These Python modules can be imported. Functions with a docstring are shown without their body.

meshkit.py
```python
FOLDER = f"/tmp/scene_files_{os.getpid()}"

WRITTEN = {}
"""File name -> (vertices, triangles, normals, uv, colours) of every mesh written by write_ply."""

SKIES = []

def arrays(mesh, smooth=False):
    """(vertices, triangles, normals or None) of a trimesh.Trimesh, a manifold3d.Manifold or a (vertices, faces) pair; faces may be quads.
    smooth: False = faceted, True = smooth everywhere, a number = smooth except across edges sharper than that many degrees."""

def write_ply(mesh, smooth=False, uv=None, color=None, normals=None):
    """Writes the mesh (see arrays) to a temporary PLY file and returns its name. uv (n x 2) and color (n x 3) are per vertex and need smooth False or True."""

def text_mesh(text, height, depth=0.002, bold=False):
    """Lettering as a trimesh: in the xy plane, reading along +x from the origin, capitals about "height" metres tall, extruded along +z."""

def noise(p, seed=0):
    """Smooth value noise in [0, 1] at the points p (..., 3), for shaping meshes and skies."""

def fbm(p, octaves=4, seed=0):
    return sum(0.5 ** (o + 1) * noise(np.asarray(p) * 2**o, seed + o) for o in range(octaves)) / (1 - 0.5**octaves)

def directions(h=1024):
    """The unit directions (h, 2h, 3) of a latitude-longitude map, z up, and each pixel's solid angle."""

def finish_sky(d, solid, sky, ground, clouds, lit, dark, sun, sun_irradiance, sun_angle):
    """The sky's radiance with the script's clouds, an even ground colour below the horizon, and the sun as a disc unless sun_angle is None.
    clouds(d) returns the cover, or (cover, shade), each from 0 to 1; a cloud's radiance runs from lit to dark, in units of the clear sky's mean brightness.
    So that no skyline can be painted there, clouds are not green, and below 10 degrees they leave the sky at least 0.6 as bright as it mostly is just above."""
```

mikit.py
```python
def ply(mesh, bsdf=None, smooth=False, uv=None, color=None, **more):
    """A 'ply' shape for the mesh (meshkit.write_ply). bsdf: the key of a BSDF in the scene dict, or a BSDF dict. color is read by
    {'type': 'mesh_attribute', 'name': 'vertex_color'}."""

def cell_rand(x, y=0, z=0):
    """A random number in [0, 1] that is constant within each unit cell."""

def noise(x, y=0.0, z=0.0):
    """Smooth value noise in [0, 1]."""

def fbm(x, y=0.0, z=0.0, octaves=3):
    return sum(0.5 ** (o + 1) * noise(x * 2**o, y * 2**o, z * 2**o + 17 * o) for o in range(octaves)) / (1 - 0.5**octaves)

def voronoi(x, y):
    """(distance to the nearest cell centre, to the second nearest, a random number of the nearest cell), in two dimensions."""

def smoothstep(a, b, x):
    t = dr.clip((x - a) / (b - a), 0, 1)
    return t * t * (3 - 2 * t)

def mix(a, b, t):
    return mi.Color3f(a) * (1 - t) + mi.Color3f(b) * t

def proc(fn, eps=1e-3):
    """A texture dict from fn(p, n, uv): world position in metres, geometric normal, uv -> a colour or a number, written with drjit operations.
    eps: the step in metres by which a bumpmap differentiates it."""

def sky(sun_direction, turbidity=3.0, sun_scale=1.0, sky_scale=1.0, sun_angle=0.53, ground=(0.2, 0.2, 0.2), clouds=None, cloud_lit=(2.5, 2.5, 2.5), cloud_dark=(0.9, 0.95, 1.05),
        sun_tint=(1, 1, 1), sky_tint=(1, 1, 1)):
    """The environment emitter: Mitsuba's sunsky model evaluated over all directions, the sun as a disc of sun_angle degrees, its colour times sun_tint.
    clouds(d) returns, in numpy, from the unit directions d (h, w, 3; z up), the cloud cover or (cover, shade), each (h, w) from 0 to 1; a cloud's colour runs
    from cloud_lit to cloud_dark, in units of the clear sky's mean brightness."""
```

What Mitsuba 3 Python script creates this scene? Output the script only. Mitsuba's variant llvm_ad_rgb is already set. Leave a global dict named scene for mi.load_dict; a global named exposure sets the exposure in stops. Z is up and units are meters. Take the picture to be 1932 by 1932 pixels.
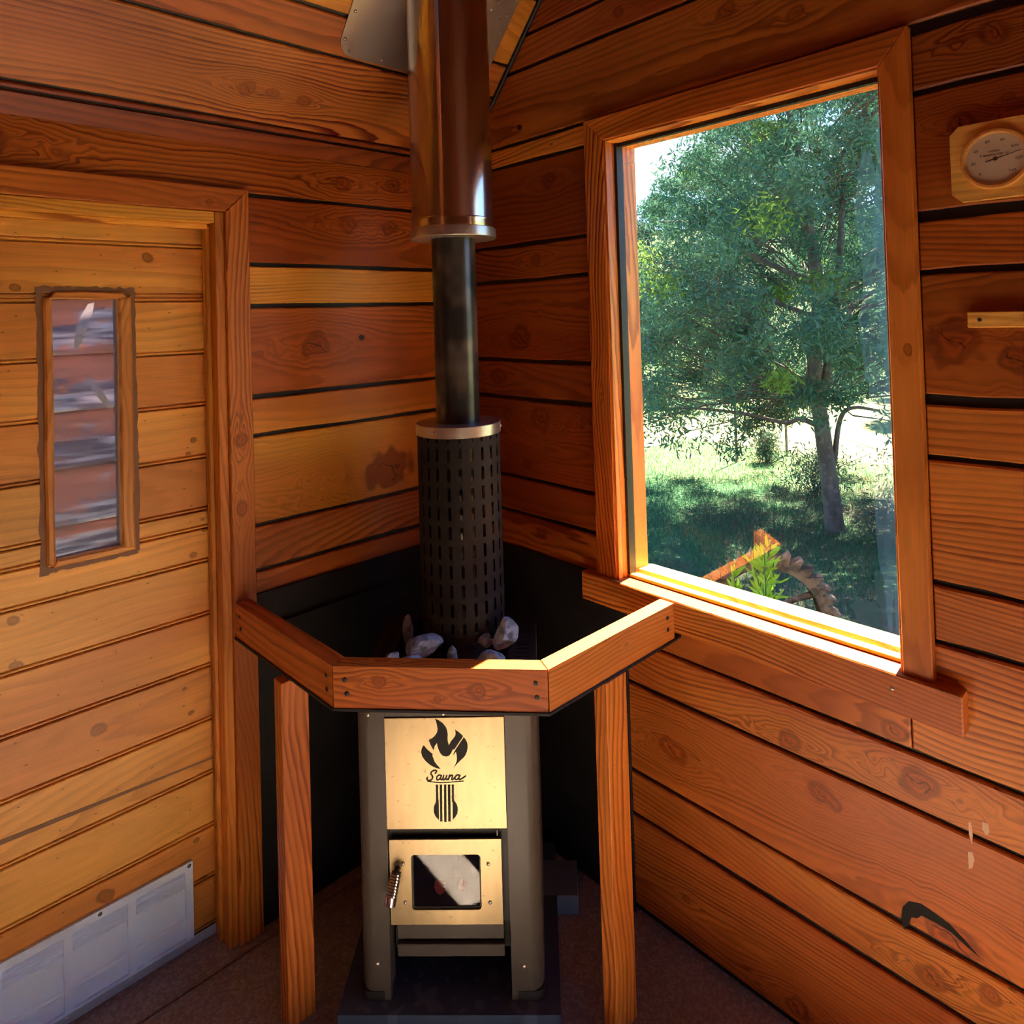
import math, random
import numpy as np, trimesh, manifold3d as m3, shapely
from shapely.geometry import Polygon, LineString, Point, box as sbox
from shapely.ops import unary_union
import drjit as dr, mitsuba as mi
import mikit, meshkit
from mikit import noise, fbm, smoothstep, mix, cell_rand

T4 = mi.ScalarTransform4f
scene, labels = {}, {}
PI = math.pi

# ------------------------------------------------------------------ camera, sky, exposure
CAM = np.array([1.816, -1.4544, 1.57])
YAW, PITCH, ROLL = -0.8135, 0.0195, -0.0295
fw = np.array([math.cos(PITCH) * math.sin(YAW), math.cos(PITCH) * math.cos(YAW), math.sin(PITCH)])
rt = np.cross(fw, [0, 0, 1.0]); rt /= np.linalg.norm(rt)
upv = np.cross(rt, fw)
up2 = -math.sin(ROLL) * rt + math.cos(ROLL) * upv
scene['camera'] = {'type': 'perspective', 'fov': 73.447, 'fov_axis': 'x', 'near_clip': 0.02, 'far_clip': 500.0,
                   'principal_point_offset_x': -0.0056, 'principal_point_offset_y': 0.2040,
                   'to_world': T4().look_at(origin=CAM.tolist(), target=(CAM + fw).tolist(), up=up2.tolist())}
SUN_EL = math.radians(52)
SUN = np.array([-0.09 * math.cos(SUN_EL), 0.996 * math.cos(SUN_EL), math.sin(SUN_EL)])


def clouds(d):
    q = d / np.maximum(d[..., 2:], 0.08)
    c = meshkit.fbm(np.stack([q[..., 0] * 0.8, q[..., 1] * 0.8, q[..., 2] * 0 + 3.3], -1), 5, 4)
    return np.clip((c - 0.55) * 5, 0, 1) * 0.8, np.clip((c - 0.6) * 2, 0, 1) * 0.4


scene['sky'] = mikit.sky(SUN.tolist(), turbidity=3.0, sun_scale=5.0, sky_scale=1.3, sky_tint=(0.72, 0.92, 1.2), ground=(0.22, 0.2, 0.13), clouds=clouds)
exposure = 3.4

# ------------------------------------------------------------------ helpers
COUNT = {}


def key(name):
    k = name if name not in COUNT else f'{name}_{COUNT[name]:03d}'
    COUNT[name] = COUNT.get(name, 0) + 1
    return k


def put(name, shape, label=None, cat=None, group=None, kind=None):
    k = key(name)
    scene[k] = shape
    tag(k, label, cat, group, kind)
    return k


def tag(k, label=None, cat=None, group=None, kind=None):
    d = {a: b for a, b in (('label', label), ('category', cat), ('group', group), ('kind', kind)) if b}
    if d:
        labels[k] = d


def thing(name, label, cat, group=None, kind=None):
    k = key(name)
    tag(k, label, cat, group, kind)
    return k


def frame(o, U, V, W):
    m = np.eye(4)
    m[:3, 0], m[:3, 1], m[:3, 2], m[:3, 3] = U, V, W, o
    return m


def moved(m, f):
    m = m.copy(); m.apply_transform(f); return m


def cat(ms):
    return trimesh.util.concatenate(ms)


def bx(x0, x1, y0, y1, z0, z1, c=0.0):
    lo, hi = np.array([x0, y0, z0], float), np.array([x1, y1, z1], float)
    if c <= 0:
        m = trimesh.creation.box(hi - lo); m.apply_translation((lo + hi) / 2); return m
    pts = []
    for s in np.ndindex(2, 2, 2):
        p = np.where(np.array(s) == 1, hi, lo); d = np.where(np.array(s) == 1, -1, 1) * c
        for k in range(3):
            q = p + d; q[k] = p[k]; pts.append(q)
    return trimesh.convex.convex_hull(np.array(pts))


def tm(man):
    m = man.to_mesh()
    return trimesh.Trimesh(np.array(m.vert_properties[:, :3], float), np.array(m.tri_verts), process=False)


def cyl(p0, p1, r0, r1=None, n=20):
    p0, p1 = np.array(p0, float), np.array(p1, float)
    L = np.linalg.norm(p1 - p0)
    c = tm(m3.Manifold.cylinder(L, r0, r0 if r1 is None else r1, n))
    z = (p1 - p0) / L
    x = np.cross(z, [0, 0, 1] if abs(z[2]) < 0.9 else [1, 0, 0]); x /= np.linalg.norm(x)
    c.apply_transform(frame(p0, x, np.cross(z, x), z))
    return c


def extr(poly, h):
    ps = getattr(poly, 'geoms', [poly])
    return cat([trimesh.creation.extrude_polygon(g, h, engine='earcut') for g in ps if g.area > 1e-9])


def lathe(profile, n=48):
    return trimesh.creation.revolve(np.array(profile, float), sections=n)


def tube(pts, radii, sides=8):
    p = np.array(pts, float)
    t = np.gradient(p, axis=0); t /= np.linalg.norm(t, axis=1, keepdims=True)
    a = np.cross(t, [0.3, 0.9, 0.1]); a /= np.linalg.norm(a, axis=1, keepdims=True)
    b = np.cross(t, a)
    ang = np.arange(sides) * 2 * PI / sides
    R = np.broadcast_to(radii, (len(p),))[:, None, None]
    v = p[:, None] + R * (np.cos(ang)[None, :, None] * a[:, None] + np.sin(ang)[None, :, None] * b[:, None])
    i, j = np.meshgrid(np.arange(len(p) - 1), np.arange(sides), indexing='ij')
    q = np.stack([i * sides + j, i * sides + (j + 1) % sides, (i + 1) * sides + (j + 1) % sides, (i + 1) * sides + j], -1).reshape(-1, 4)
    f = np.vstack([q[:, [0, 1, 2]], q[:, [0, 2, 3]]])
    n0, n1 = len(p) * sides, len(p) * sides + 1
    jj = np.arange(sides)
    f = np.vstack([f, np.stack([jj * 0 + n0, (jj + 1) % sides, jj], 1), np.stack([jj * 0 + n1, (len(p) - 1) * sides + jj, (len(p) - 1) * sides + (jj + 1) % sides], 1)])
    return trimesh.Trimesh(np.vstack([v.reshape(-1, 3), p[:1], p[-1:]]), f, process=False)


def spline(pts, n=8):
    p = np.array(pts, float)
    p = np.vstack([2 * p[0] - p[1], p, 2 * p[-1] - p[-2]])
    out = []
    for i in range(1, len(p) - 2):
        t = np.linspace(0, 1, n, endpoint=False)[:, None]
        a, b, c, d = p[i - 1:i + 3]
        out.append(0.5 * ((2 * b) + (c - a) * t + (2 * a - 5 * b + 4 * c - d) * t ** 2 + (3 * b - a - 3 * c + d) * t ** 3))
    out.append(p[-2:-1])
    return np.vstack(out)


# ------------------------------------------------------------------ wood: one material, a table row per board
WT = {k: [] for k in ('er', 'eg', 'eb', 'lr', 'lg', 'lb', 'freq', 'seed', 'v0', 'dz', 'st', 'fl', 'k0u', 'k0v', 'k0r', 'k1u', 'k1v', 'k1r', 'k2u', 'k2v', 'k2r')}
TONES = {  # earlywood, latewood (linear)
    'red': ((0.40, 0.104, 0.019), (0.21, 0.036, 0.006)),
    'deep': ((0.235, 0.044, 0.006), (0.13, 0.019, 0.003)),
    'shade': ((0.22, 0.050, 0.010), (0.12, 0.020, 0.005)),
    'orange': ((0.64, 0.225, 0.038), (0.32, 0.072, 0.009)),
    'gold': ((0.66, 0.290, 0.040), (0.40, 0.128, 0.014)),
    'pine': ((0.70, 0.325, 0.070), (0.46, 0.160, 0.025)),
    'pale': ((0.82, 0.47, 0.105), (0.64, 0.29, 0.045)),
}
wr = random.Random(5)


def wood_row(tone='red', knots=(), freq=None, v0=None, dz=None, st=1.0, fl=0.0, second=None, t=0.0):
    e, l = (np.array(x) for x in TONES[tone])
    if second:
        e2, l2 = (np.array(x) for x in TONES[second]); e, l = e * (1 - t) + e2 * t, l * (1 - t) + l2 * t
    g = 1 + (wr.random() - 0.5) * 0.16
    e, l = e * g, l * g
    row = dict(er=e[0], eg=e[1], eb=e[2], lr=l[0], lg=l[1], lb=l[2], freq=freq or 1 / wr.uniform(0.0085, 0.014), seed=wr.uniform(0, 90),
               v0=wr.uniform(-0.06, 0.22) if v0 is None else v0, dz=wr.uniform(0.03, 0.12) if dz is None else dz, st=st * wr.uniform(.75, 1.1), fl=fl)
    for i in range(3):
        k = knots[i] if i < len(knots) else (-9, -9, 0.01)
        row[f'k{i}u'], row[f'k{i}v'], row[f'k{i}r'] = k
    for k, v in row.items():
        WT[k].append(float(v))
    return len(WT['er']) - 1


def wood(name, local, f, tone='red', bs='wood', label=None, kind=None, catg=None, **kw):
    """local: mesh in (u along the grain, v across, w out); f: its frame in the room."""
    i = wood_row(tone, **kw)
    v = np.asarray(local.vertices)
    uv = np.stack([v[:, 0] + 0.5 + 8 * (i % 16), v[:, 1] + v[:, 2] * 0.9 + 0.5 + 4 * (i // 16)], 1)
    return put(name, mikit.ply(moved(local, f), bs, uv=uv), label, catg, None, kind)


def plank(b0, b1, t0, t1, H, Tk=0.010, c=0.003, jit=0.0021, n=11, seed=0):
    """A board: bottom edge u from b0 to b1 at v=0, top edge from t0 to t1 at v=H, front face at w=0, back at w=-Tk, edges a little uneven."""
    r = np.random.default_rng(seed + 7)
    s = np.linspace(0, 1, n)
    jb, jt = (np.interp(s, np.linspace(0, 1, 6), r.uniform(-jit, jit, 6)) + r.uniform(-.4, .4, n) * jit for _ in range(2))

    def ring(ins):
        bb0, bb1, tt0, tt1 = b0 + ins, b1 - ins, t0 + ins, t1 - ins
        bot = np.stack([bb0 + (bb1 - bb0) * s, jb + ins], 1)
        top = np.stack([tt0 + (tt1 - tt0) * s, H + jt - ins], 1)
        return bot, top
    V, F = [], []

    def add(ring_, w):
        at = sum(len(x) for x in V)
        loop = np.vstack([ring_[0], ring_[1][::-1]])
        V.append(np.column_stack([loop, np.full(len(loop), w)]))
        return at, len(loop)
    a, m = add(ring(c), 0.0); b, _ = add(ring(0), -c); d, _ = add(ring(0), -Tk)
    for lo, hi in ((b, a), (d, b)):
        for k in range(m):
            k2 = (k + 1) % m
            F += [[lo + k, lo + k2, hi + k2], [lo + k, hi + k2, hi + k]]
    for k in range(n - 1):
        F += [[a + k, a + k + 1, a + m - 2 - k], [a + k, a + m - 2 - k, a + m - 1 - k]]
        F += [[d + k, d + m - 2 - k, d + k + 1], [d + k, d + m - 1 - k, d + m - 2 - k]]
    return trimesh.Trimesh(np.vstack(V), np.array(F), process=False)


X, Y, Z = np.eye(3)
FR = lambda x0, z0, out=0.0: frame([x0, -out, z0], X, Z, -Y)          # window wall, boards run along x
FL = lambda y0, z0, out=0.0: frame([out, y0, z0], Y, Z, X)            # door wall, boards run along y
FRV = lambda x1, z0, out=0.0: frame([x1, -out, z0], Z, -X, -Y)        # upright board on the window wall, v runs to -x
FLV = lambda y1, z0, out=0.0: frame([out, y1, z0], Z, -Y, X)          # upright board on the door wall, v runs to -y

# ------------------------------------------------------------------ materials


def rgb(*c):
    return {'type': 'rgb', 'value': list(c)}


def pr(col, rough=0.5, spec=0.5, metal=0.0, **kw):
    return {'type': 'twosided', 'bsdf': {'type': 'principled', 'base_color': col if isinstance(col, dict) else rgb(*col), 'roughness': rough, 'specular': spec, 'metallic': metal, **kw}}


TAB = {}


def wood_fn(p, n, uv):
    i, j = dr.floor(uv.x / 8), dr.floor(uv.y / 4)
    idx = mi.UInt32(dr.clip(mi.Int32(i + 16 * j), 0, len(WT['er']) - 1))
    u, v = uv.x - 8 * i - 0.5, uv.y - 4 * j - 0.5
    if 'er' not in TAB or len(TAB['er']) != len(WT['er']):
        for k, x in WT.items():
            TAB[k] = mi.Float(x)
    g = lambda k: dr.gather(mi.Float, TAB[k], idx)
    sd = g('seed')
    wob = (noise(u * 1.5 + sd, sd) - 0.5) * 0.11 + (noise(u * 5 + sd, v * 9 + sd * 2) - 0.5) * 0.022
    dep = g('dz') + (noise(u * 1.1 + sd * 3, 7.3 + sd) - 0.5) * 0.15
    dv = v - g('v0') + wob
    kmask, kr_, hole, crack, big = mi.Float(0), mi.Float(0), mi.Float(0), mi.Float(0), mi.Float(0)
    push = mi.Float(0)
    for q in range(3):
        ku, kv, kr = g(f'k{q}u'), g(f'k{q}v'), g(f'k{q}r')
        ar = dr.abs(kr)
        wu, wv = u - ku + (noise(u * 40, v * 40 + sd) - 0.5) * ar * 0.5, v - kv + (noise(u * 40 + 9, v * 40 + sd) - 0.5) * ar * 0.5
        d2 = dr.square(wu / (ar * 3.0)) + dr.square(wv / (ar * 1.8))
        push += ar * 1.5 * dr.exp(-d2) * dr.select(wv > 0, 1.0, -1.0) * smoothstep(0.0, 0.5, dr.abs(wv / ar)) 
        kd = dr.sqrt(dr.square(wu / ar) + dr.square(wv / (ar * 0.8)))
        mk = 1 - smoothstep(0.70, 1.10, kd)
        kmask = dr.maximum(kmask, mk)
        kr_ = dr.select(mk > 0, kd, kr_)
        big = dr.maximum(big, dr.select(kr > 0.07, mk, 0.0))
        ck = dr.abs(wv * 0.8 + wu * 0.6 + (noise(u * 55, v * 55, sd) - 0.5) * ar * 0.5) / ar
        crack = dr.maximum(crack, dr.select(kr > 0.024, (1 - smoothstep(0.015, 0.045, ck)) * (1 - smoothstep(0.45, 0.75, kd)), 0.0))
        hole = dr.maximum(hole, dr.select(kr < 0, mk, 0.0))
    R = dr.sqrt(dr.square(dv - push) + dr.square(dep))
    x = R * g('freq') + 0.22 * noise(u * 22 + sd, v * 130)
    c = dr.floor(x)
    t = x - c
    late = smoothstep(0.25, 0.86, t) * (1 - smoothstep(0.90, 1.0, t))
    cr = cell_rand(c, dr.floor(sd * 7))
    fib = noise(u * 9 + sd, v * 500) * 0.6 + noise(u * 30, v * 1300) * 0.4
    blot = fbm(u * 2.2 + sd, v * 8 + sd, 0.0, 2)
    E, L = mi.Color3f(g('er'), g('eg'), g('eb')), mi.Color3f(g('lr'), g('lg'), g('lb'))
    zone = smoothstep(0.36, 0.66, fbm(u * 1.3 + sd * 1.7, v * 5.5 + sd, 3.0, 2))
    E = E * mix((1.10, 1.17, 1.08), (0.84, 0.70, 0.66), zone)
    fade = 0.55 + 0.60 * smoothstep(0.22, 0.58, noise(u * 1.9 + sd * 2.3, v * 7 + sd))
    col = E + (L - E) * (late * g('st') * (0.45 + 0.75 * cr) * fade)
    col = col * (0.76 + 0.48 * blot) * (0.9 + 0.2 * fib)
    ring = 0.5 + 0.5 * dr.sin(kr_ * 15 + 3 * noise(u * 60, v * 60))
    kc = (L * mi.Color3f(1.10, 0.88, 0.8) + E * 0.10) * (0.55 + 0.75 * ring * (1 - 0.4 * kr_)) * (1 - 0.5 * g('fl'))
    kc = kc + (mi.Color3f(0.27, 0.040, 0.006) * (0.7 + 0.6 * blot) - kc) * big
    rim_ = smoothstep(0.66, 0.84, kr_) * (1 - smoothstep(0.9, 1.08, kr_)) * kmask
    col = col + (kc - col) * (kmask * (0.68 + 0.24 * big))
    col = col * (1 - 0.34 * rim_) * (1 - 0.75 * crack)
    col = col * (1 - 0.9 * hole)
    # pin knots and flecks of the pine door
    gu, gv = dr.floor(u / 0.09), dr.floor(v / 0.045)
    a, b_ = cell_rand(gu, gv, dr.floor(sd * 5)), cell_rand(gv, gu, dr.floor(sd * 3))
    fu, fv = (u / 0.09 - gu - 0.2 - 0.6 * a) * 0.09, (v / 0.045 - gv - 0.2 - 0.6 * b_) * 0.045
    fd = dr.sqrt(dr.square(fu * 0.8) + dr.square(fv * 1.7))
    fm = (1 - smoothstep(0.0006, 0.0032, fd)) * dr.select(cell_rand(gu + 3, gv, dr.floor(sd)) > 0.45, 1.0, 0.0) * g('fl')
    return col * (1 - 0.72 * fm)


scene['wood'] = pr(mikit.proc(wood_fn), 0.42, 0.45)


def floor_fn(p, n, uv):
    s = noise(p.x * 420, p.y * 420) * 0.5 + noise(p.x * 160, p.y * 160, 3) * 0.5
    b = fbm(p.x * 3, p.y * 3, 2.0, 3)
    return mix((0.24, 0.215, 0.205), (0.47, 0.44, 0.43), smoothstep(0.35, 0.85, s) * 0.6) * (0.7 + 0.6 * b)


scene['floor_mat'] = pr(mikit.proc(floor_fn), 0.75, 0.2)
scene['added_terrace_mat'] = pr((0.42, 0.33, 0.23), 0.8, 0.2)
scene['mastic'] = pr((0.010, 0.011, 0.014), 0.45, 0.4)


def sheet_fn(p, n, uv):
    return mi.Color3f(0.013, 0.0135, 0.016) * (0.7 + 0.6 * fbm(p.x * 9, p.y * 9, p.z * 9))


scene['sheet'] = pr(mikit.proc(sheet_fn), 0.5, 0.25)
scene['steel_dark'] = pr((0.066, 0.055, 0.046), 0.40, 0.5)
scene['steel_black'] = pr((0.018, 0.018, 0.019), 0.45, 0.4)
scene['guard_black'] = pr((0.016, 0.016, 0.017), 0.62, 0.16)


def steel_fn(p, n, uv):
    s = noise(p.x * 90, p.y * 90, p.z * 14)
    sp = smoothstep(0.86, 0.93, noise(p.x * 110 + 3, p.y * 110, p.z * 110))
    return mi.Color3f(0.53, 0.40, 0.215) * (0.9 + 0.12 * s) * (1 - 0.25 * sp)  # gold tint puts the warm bounced light into the steel colour


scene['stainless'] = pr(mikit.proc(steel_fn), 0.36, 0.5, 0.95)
scene['flue_steel'] = pr((0.60, 0.56, 0.50), 0.16, 0.5, 1.0, anisotropic=0.6)
scene['plate_steel'] = pr((0.36, 0.32, 0.285), 0.42, 0.5, 0.7)
scene['ring_steel'] = pr((0.60, 0.57, 0.53), 0.30, 0.5, 0.9)
scene['chrome'] = pr((0.75, 0.74, 0.72), 0.12, 0.5, 1.0)


def pipe_fn(p, n, uv):
    b = fbm(p.x * 14, p.y * 14, p.z * 9, 3)
    return mix((0.030, 0.034, 0.036), (0.16, 0.14, 0.115), smoothstep(0.45, 0.75, b) * (1 - smoothstep(1.25, 1.75, p.z) * 0.4))


scene['pipe_steel'] = pr(mikit.proc(pipe_fn), 0.24, 0.6, 0.5)
scene['black_print'] = pr((0.008, 0.007, 0.006), 0.6, 0.3)
scene['white_plastic'] = pr((0.63, 0.75, 0.98), 0.20, 0.5)  # white plastic, with the blue sky light put into its colour
scene['aluminium'] = pr((0.50, 0.55, 0.64), 0.4, 0.5, 0.5)
scene['screw'] = pr((0.62, 0.60, 0.55), 0.25, 0.5, 0.9)
scene['screw_dark'] = pr((0.10, 0.10, 0.11), 0.3, 0.5, 0.8)


def slab_fn(p, n, uv):
    b = fbm(p.x * 11, p.y * 11, p.z * 11, 4)
    w = smoothstep(0.66, 0.74, noise(p.x * 60, p.y * 60, 4)) * smoothstep(0.5, 0.65, noise(p.x * 9, p.y * 9, 1))
    return mix((0.036, 0.062, 0.110), (0.062, 0.098, 0.155), b) + mi.Color3f(0.10, 0.11, 0.12) * w * 0.35


scene['slab_mat'] = pr(mikit.proc(slab_fn), 0.6, 0.35)
scene['paver_mat'] = pr((0.13, 0.19, 0.26), 0.8, 0.2)


def rock_fn(p, n, uv):
    b = fbm(p.x * 60, p.y * 60, p.z * 60, 4)
    return mix((0.09, 0.14, 0.20), (0.28, 0.39, 0.53), smoothstep(0.3, 0.7, b))


scene['rock_mat'] = pr(mikit.proc(rock_fn), 0.7, 0.3)
scene['pane_glass'] = {'type': 'thindielectric', 'int_ior': 1.5}
scene['stove_glass'] = {'type': 'thindielectric', 'int_ior': 1.55, 'specular_transmittance': rgb(0.45, 0.43, 0.42)}


scene['smudge_haze'] = {'type': 'mask', 'opacity': 0.004, 'bsdf': {'type': 'principledthin', 'base_color': rgb(0.32, 0.58, 0.98), 'roughness': 0.8, 'diff_trans': 1.0}}
scene['painted_haze'] = {'type': 'mask', 'opacity': 0.012, 'bsdf': {'type': 'principledthin', 'base_color': rgb(0.20, 0.50, 1.0), 'roughness': 0.8, 'diff_trans': 1.0}}  # blue glow along the pane edge, painted as thin tinted sheets
scene['grime'] = {'type': 'mask', 'opacity': 0.16, 'bsdf': {'type': 'principledthin', 'base_color': rgb(0.8, 0.78, 0.8), 'roughness': 0.8, 'diff_trans': 1.0}}
scene['sealant'] = pr((0.22, 0.105, 0.055), 0.55, 0.3)
scene['dial_paper'] = pr((0.62, 0.50, 0.34), 0.5, 0.4)
scene['dial_ink'] = pr((0.09, 0.055, 0.03), 0.6, 0.2)
scene['ember'] = {'type': 'diffuse', 'reflectance': rgb(0.1, 0.03, 0.02)}


def rust_fn(p, n, uv):
    b = fbm(p.x * 30, p.y * 30, p.z * 30, 3)
    return mix((0.075, 0.050, 0.040), (0.26, 0.155, 0.11), smoothstep(0.3, 0.7, b))


scene['rust'] = pr(mikit.proc(rust_fn), 0.5, 0.5, 0.35)
scene['leaf'] = {'type': 'principledthin', 'base_color': rgb(0.080, 0.185, 0.120), 'roughness': 0.55, 'diff_trans': 0.36, 'eta': 1.4}
scene['leaf_far'] = {'type': 'principledthin', 'base_color': rgb(0.060, 0.115, 0.085), 'roughness': 0.55, 'diff_trans': 0.45, 'eta': 1.4}
scene['leaf_bright'] = {'type': 'principledthin', 'base_color': rgb(0.42, 0.62, 0.07), 'roughness': 0.4, 'diff_trans': 0.8, 'eta': 1.4}


def bark_fn(p, n, uv):
    b = fbm(p.x * 25, p.y * 25, p.z * 7, 3)
    l = smoothstep(0.62, 0.72, noise(p.x * 30, p.y * 30, p.z * 30))
    return mix((0.055, 0.048, 0.042), (0.17, 0.15, 0.13), b) + mi.Color3f(0.2, 0.21, 0.19) * l * 0.18


scene['bark'] = pr(mikit.proc(bark_fn), 0.85, 0.2)


def lawn_fn(p, n, uv):
    b = fbm(p.x * 1.4, p.y * 1.4, 0.0, 3)
    s = noise(p.x * 60, p.y * 60)
    d = smoothstep(0.45, 0.62, fbm(p.x * 0.55 + 4, p.y * 0.8, 3.0, 3)) * smoothstep(-2.0, 0.2, p.x + 0.1 * p.y)
    g = mix((0.026, 0.070, 0.036), (0.05, 0.115, 0.05), b) * (0.6 + 0.8 * s)
    br = mix((0.06, 0.05, 0.042), (0.12, 0.10, 0.08), s)
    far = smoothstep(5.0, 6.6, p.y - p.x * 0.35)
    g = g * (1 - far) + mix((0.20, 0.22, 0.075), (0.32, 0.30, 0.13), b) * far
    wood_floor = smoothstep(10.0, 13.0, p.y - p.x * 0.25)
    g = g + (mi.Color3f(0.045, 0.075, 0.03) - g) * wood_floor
    return g + (br - g) * (d * (1 - far) * 0.8)


scene['lawn_mat'] = pr(mikit.proc(lawn_fn), 0.9, 0.1)
scene['blade'] = {'type': 'principledthin', 'base_color': rgb(0.085, 0.23, 0.115), 'roughness': 0.5, 'diff_trans': 0.8, 'eta': 1.4}
scene['dry_blade'] = {'type': 'principledthin', 'base_color': rgb(0.15, 0.135, 0.10), 'roughness': 0.6, 'diff_trans': 0.5, 'eta': 1.4}


def oldboard_fn(p, n, uv):
    v = (p.z - 0.934) / 0.185
    v = v - dr.floor(v)
    g = fbm(p.y * 6 + 2 * v, p.z * 70, 0.0, 3)
    k = fbm(p.y * 9 + 2, p.z * 16, 1.0, 4) + (0.5 - v) * 0.30
    red = mix((0.72, 0.20, 0.11), (0.36, 0.10, 0.07), g)
    gry = mix((0.62, 0.54, 0.60), (0.09, 0.075, 0.12), smoothstep(0.3, 0.7, g))
    return red + (gry - red) * (smoothstep(0.40, 0.60, k) * (1 - smoothstep(0.78, 0.84, v)))


scene['old_board'] = pr(mikit.proc(oldboard_fn), 0.7, 0.3)
scene['bark_strip'] = pr((0.36, 0.27, 0.27), 0.7, 0.2)

# ------------------------------------------------------------------ room shell
G = 0.0055   # half the width of a joint
OUTER = 0.115

bw = cat([bx(-0.13, 0.625, 0.0102, OUTER, -0.1, 2.06), bx(0.625, 1.37, 0.0102, OUTER, -0.1, 0.79), bx(0.625, 1.37, 0.0102, OUTER, 2.066, 2.6), bx(1.37, 1.80, 0.0102, OUTER, -0.1, 2.06), bx(2.52, 2.6, 0.0102, OUTER, -0.1, 2.06), bx(1.80, 2.52, 0.0102, OUTER, -0.1, 0.08), bx(1.80, 2.52, 0.0102, OUTER, 2.0, 2.06),
          moved(extr(Polygon([(-0.13, 2.06), (0.625, 2.06), (0.625, 2.60), (1.37, 2.60), (1.37, 2.06), (2.6, 2.06), (1.31, 3.52)]), OUTER - 0.0102), frame([0, OUTER, 0], X, Z, -Y))])
wr_ = put('wall_right', mikit.ply(bw, 'mastic'), kind='structure')
DY0, DY1, DZ1 = -1.56, -0.812, 1.83      # the door's opening in the left wall
bw = cat([bx(-0.13, -0.0102, DY1 + 0.025, 0.0102, -0.1, 2.03), bx(-0.13, -0.0102, DY0 - 0.025, DY1 + 0.025, DZ1 + 0.03, 2.03), bx(-0.13, -0.0102, -2.6, DY0 - 0.025, -0.1, 2.03)])
wl_ = put('wall_left', mikit.ply(bw, 'mastic'), kind='structure')


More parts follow.
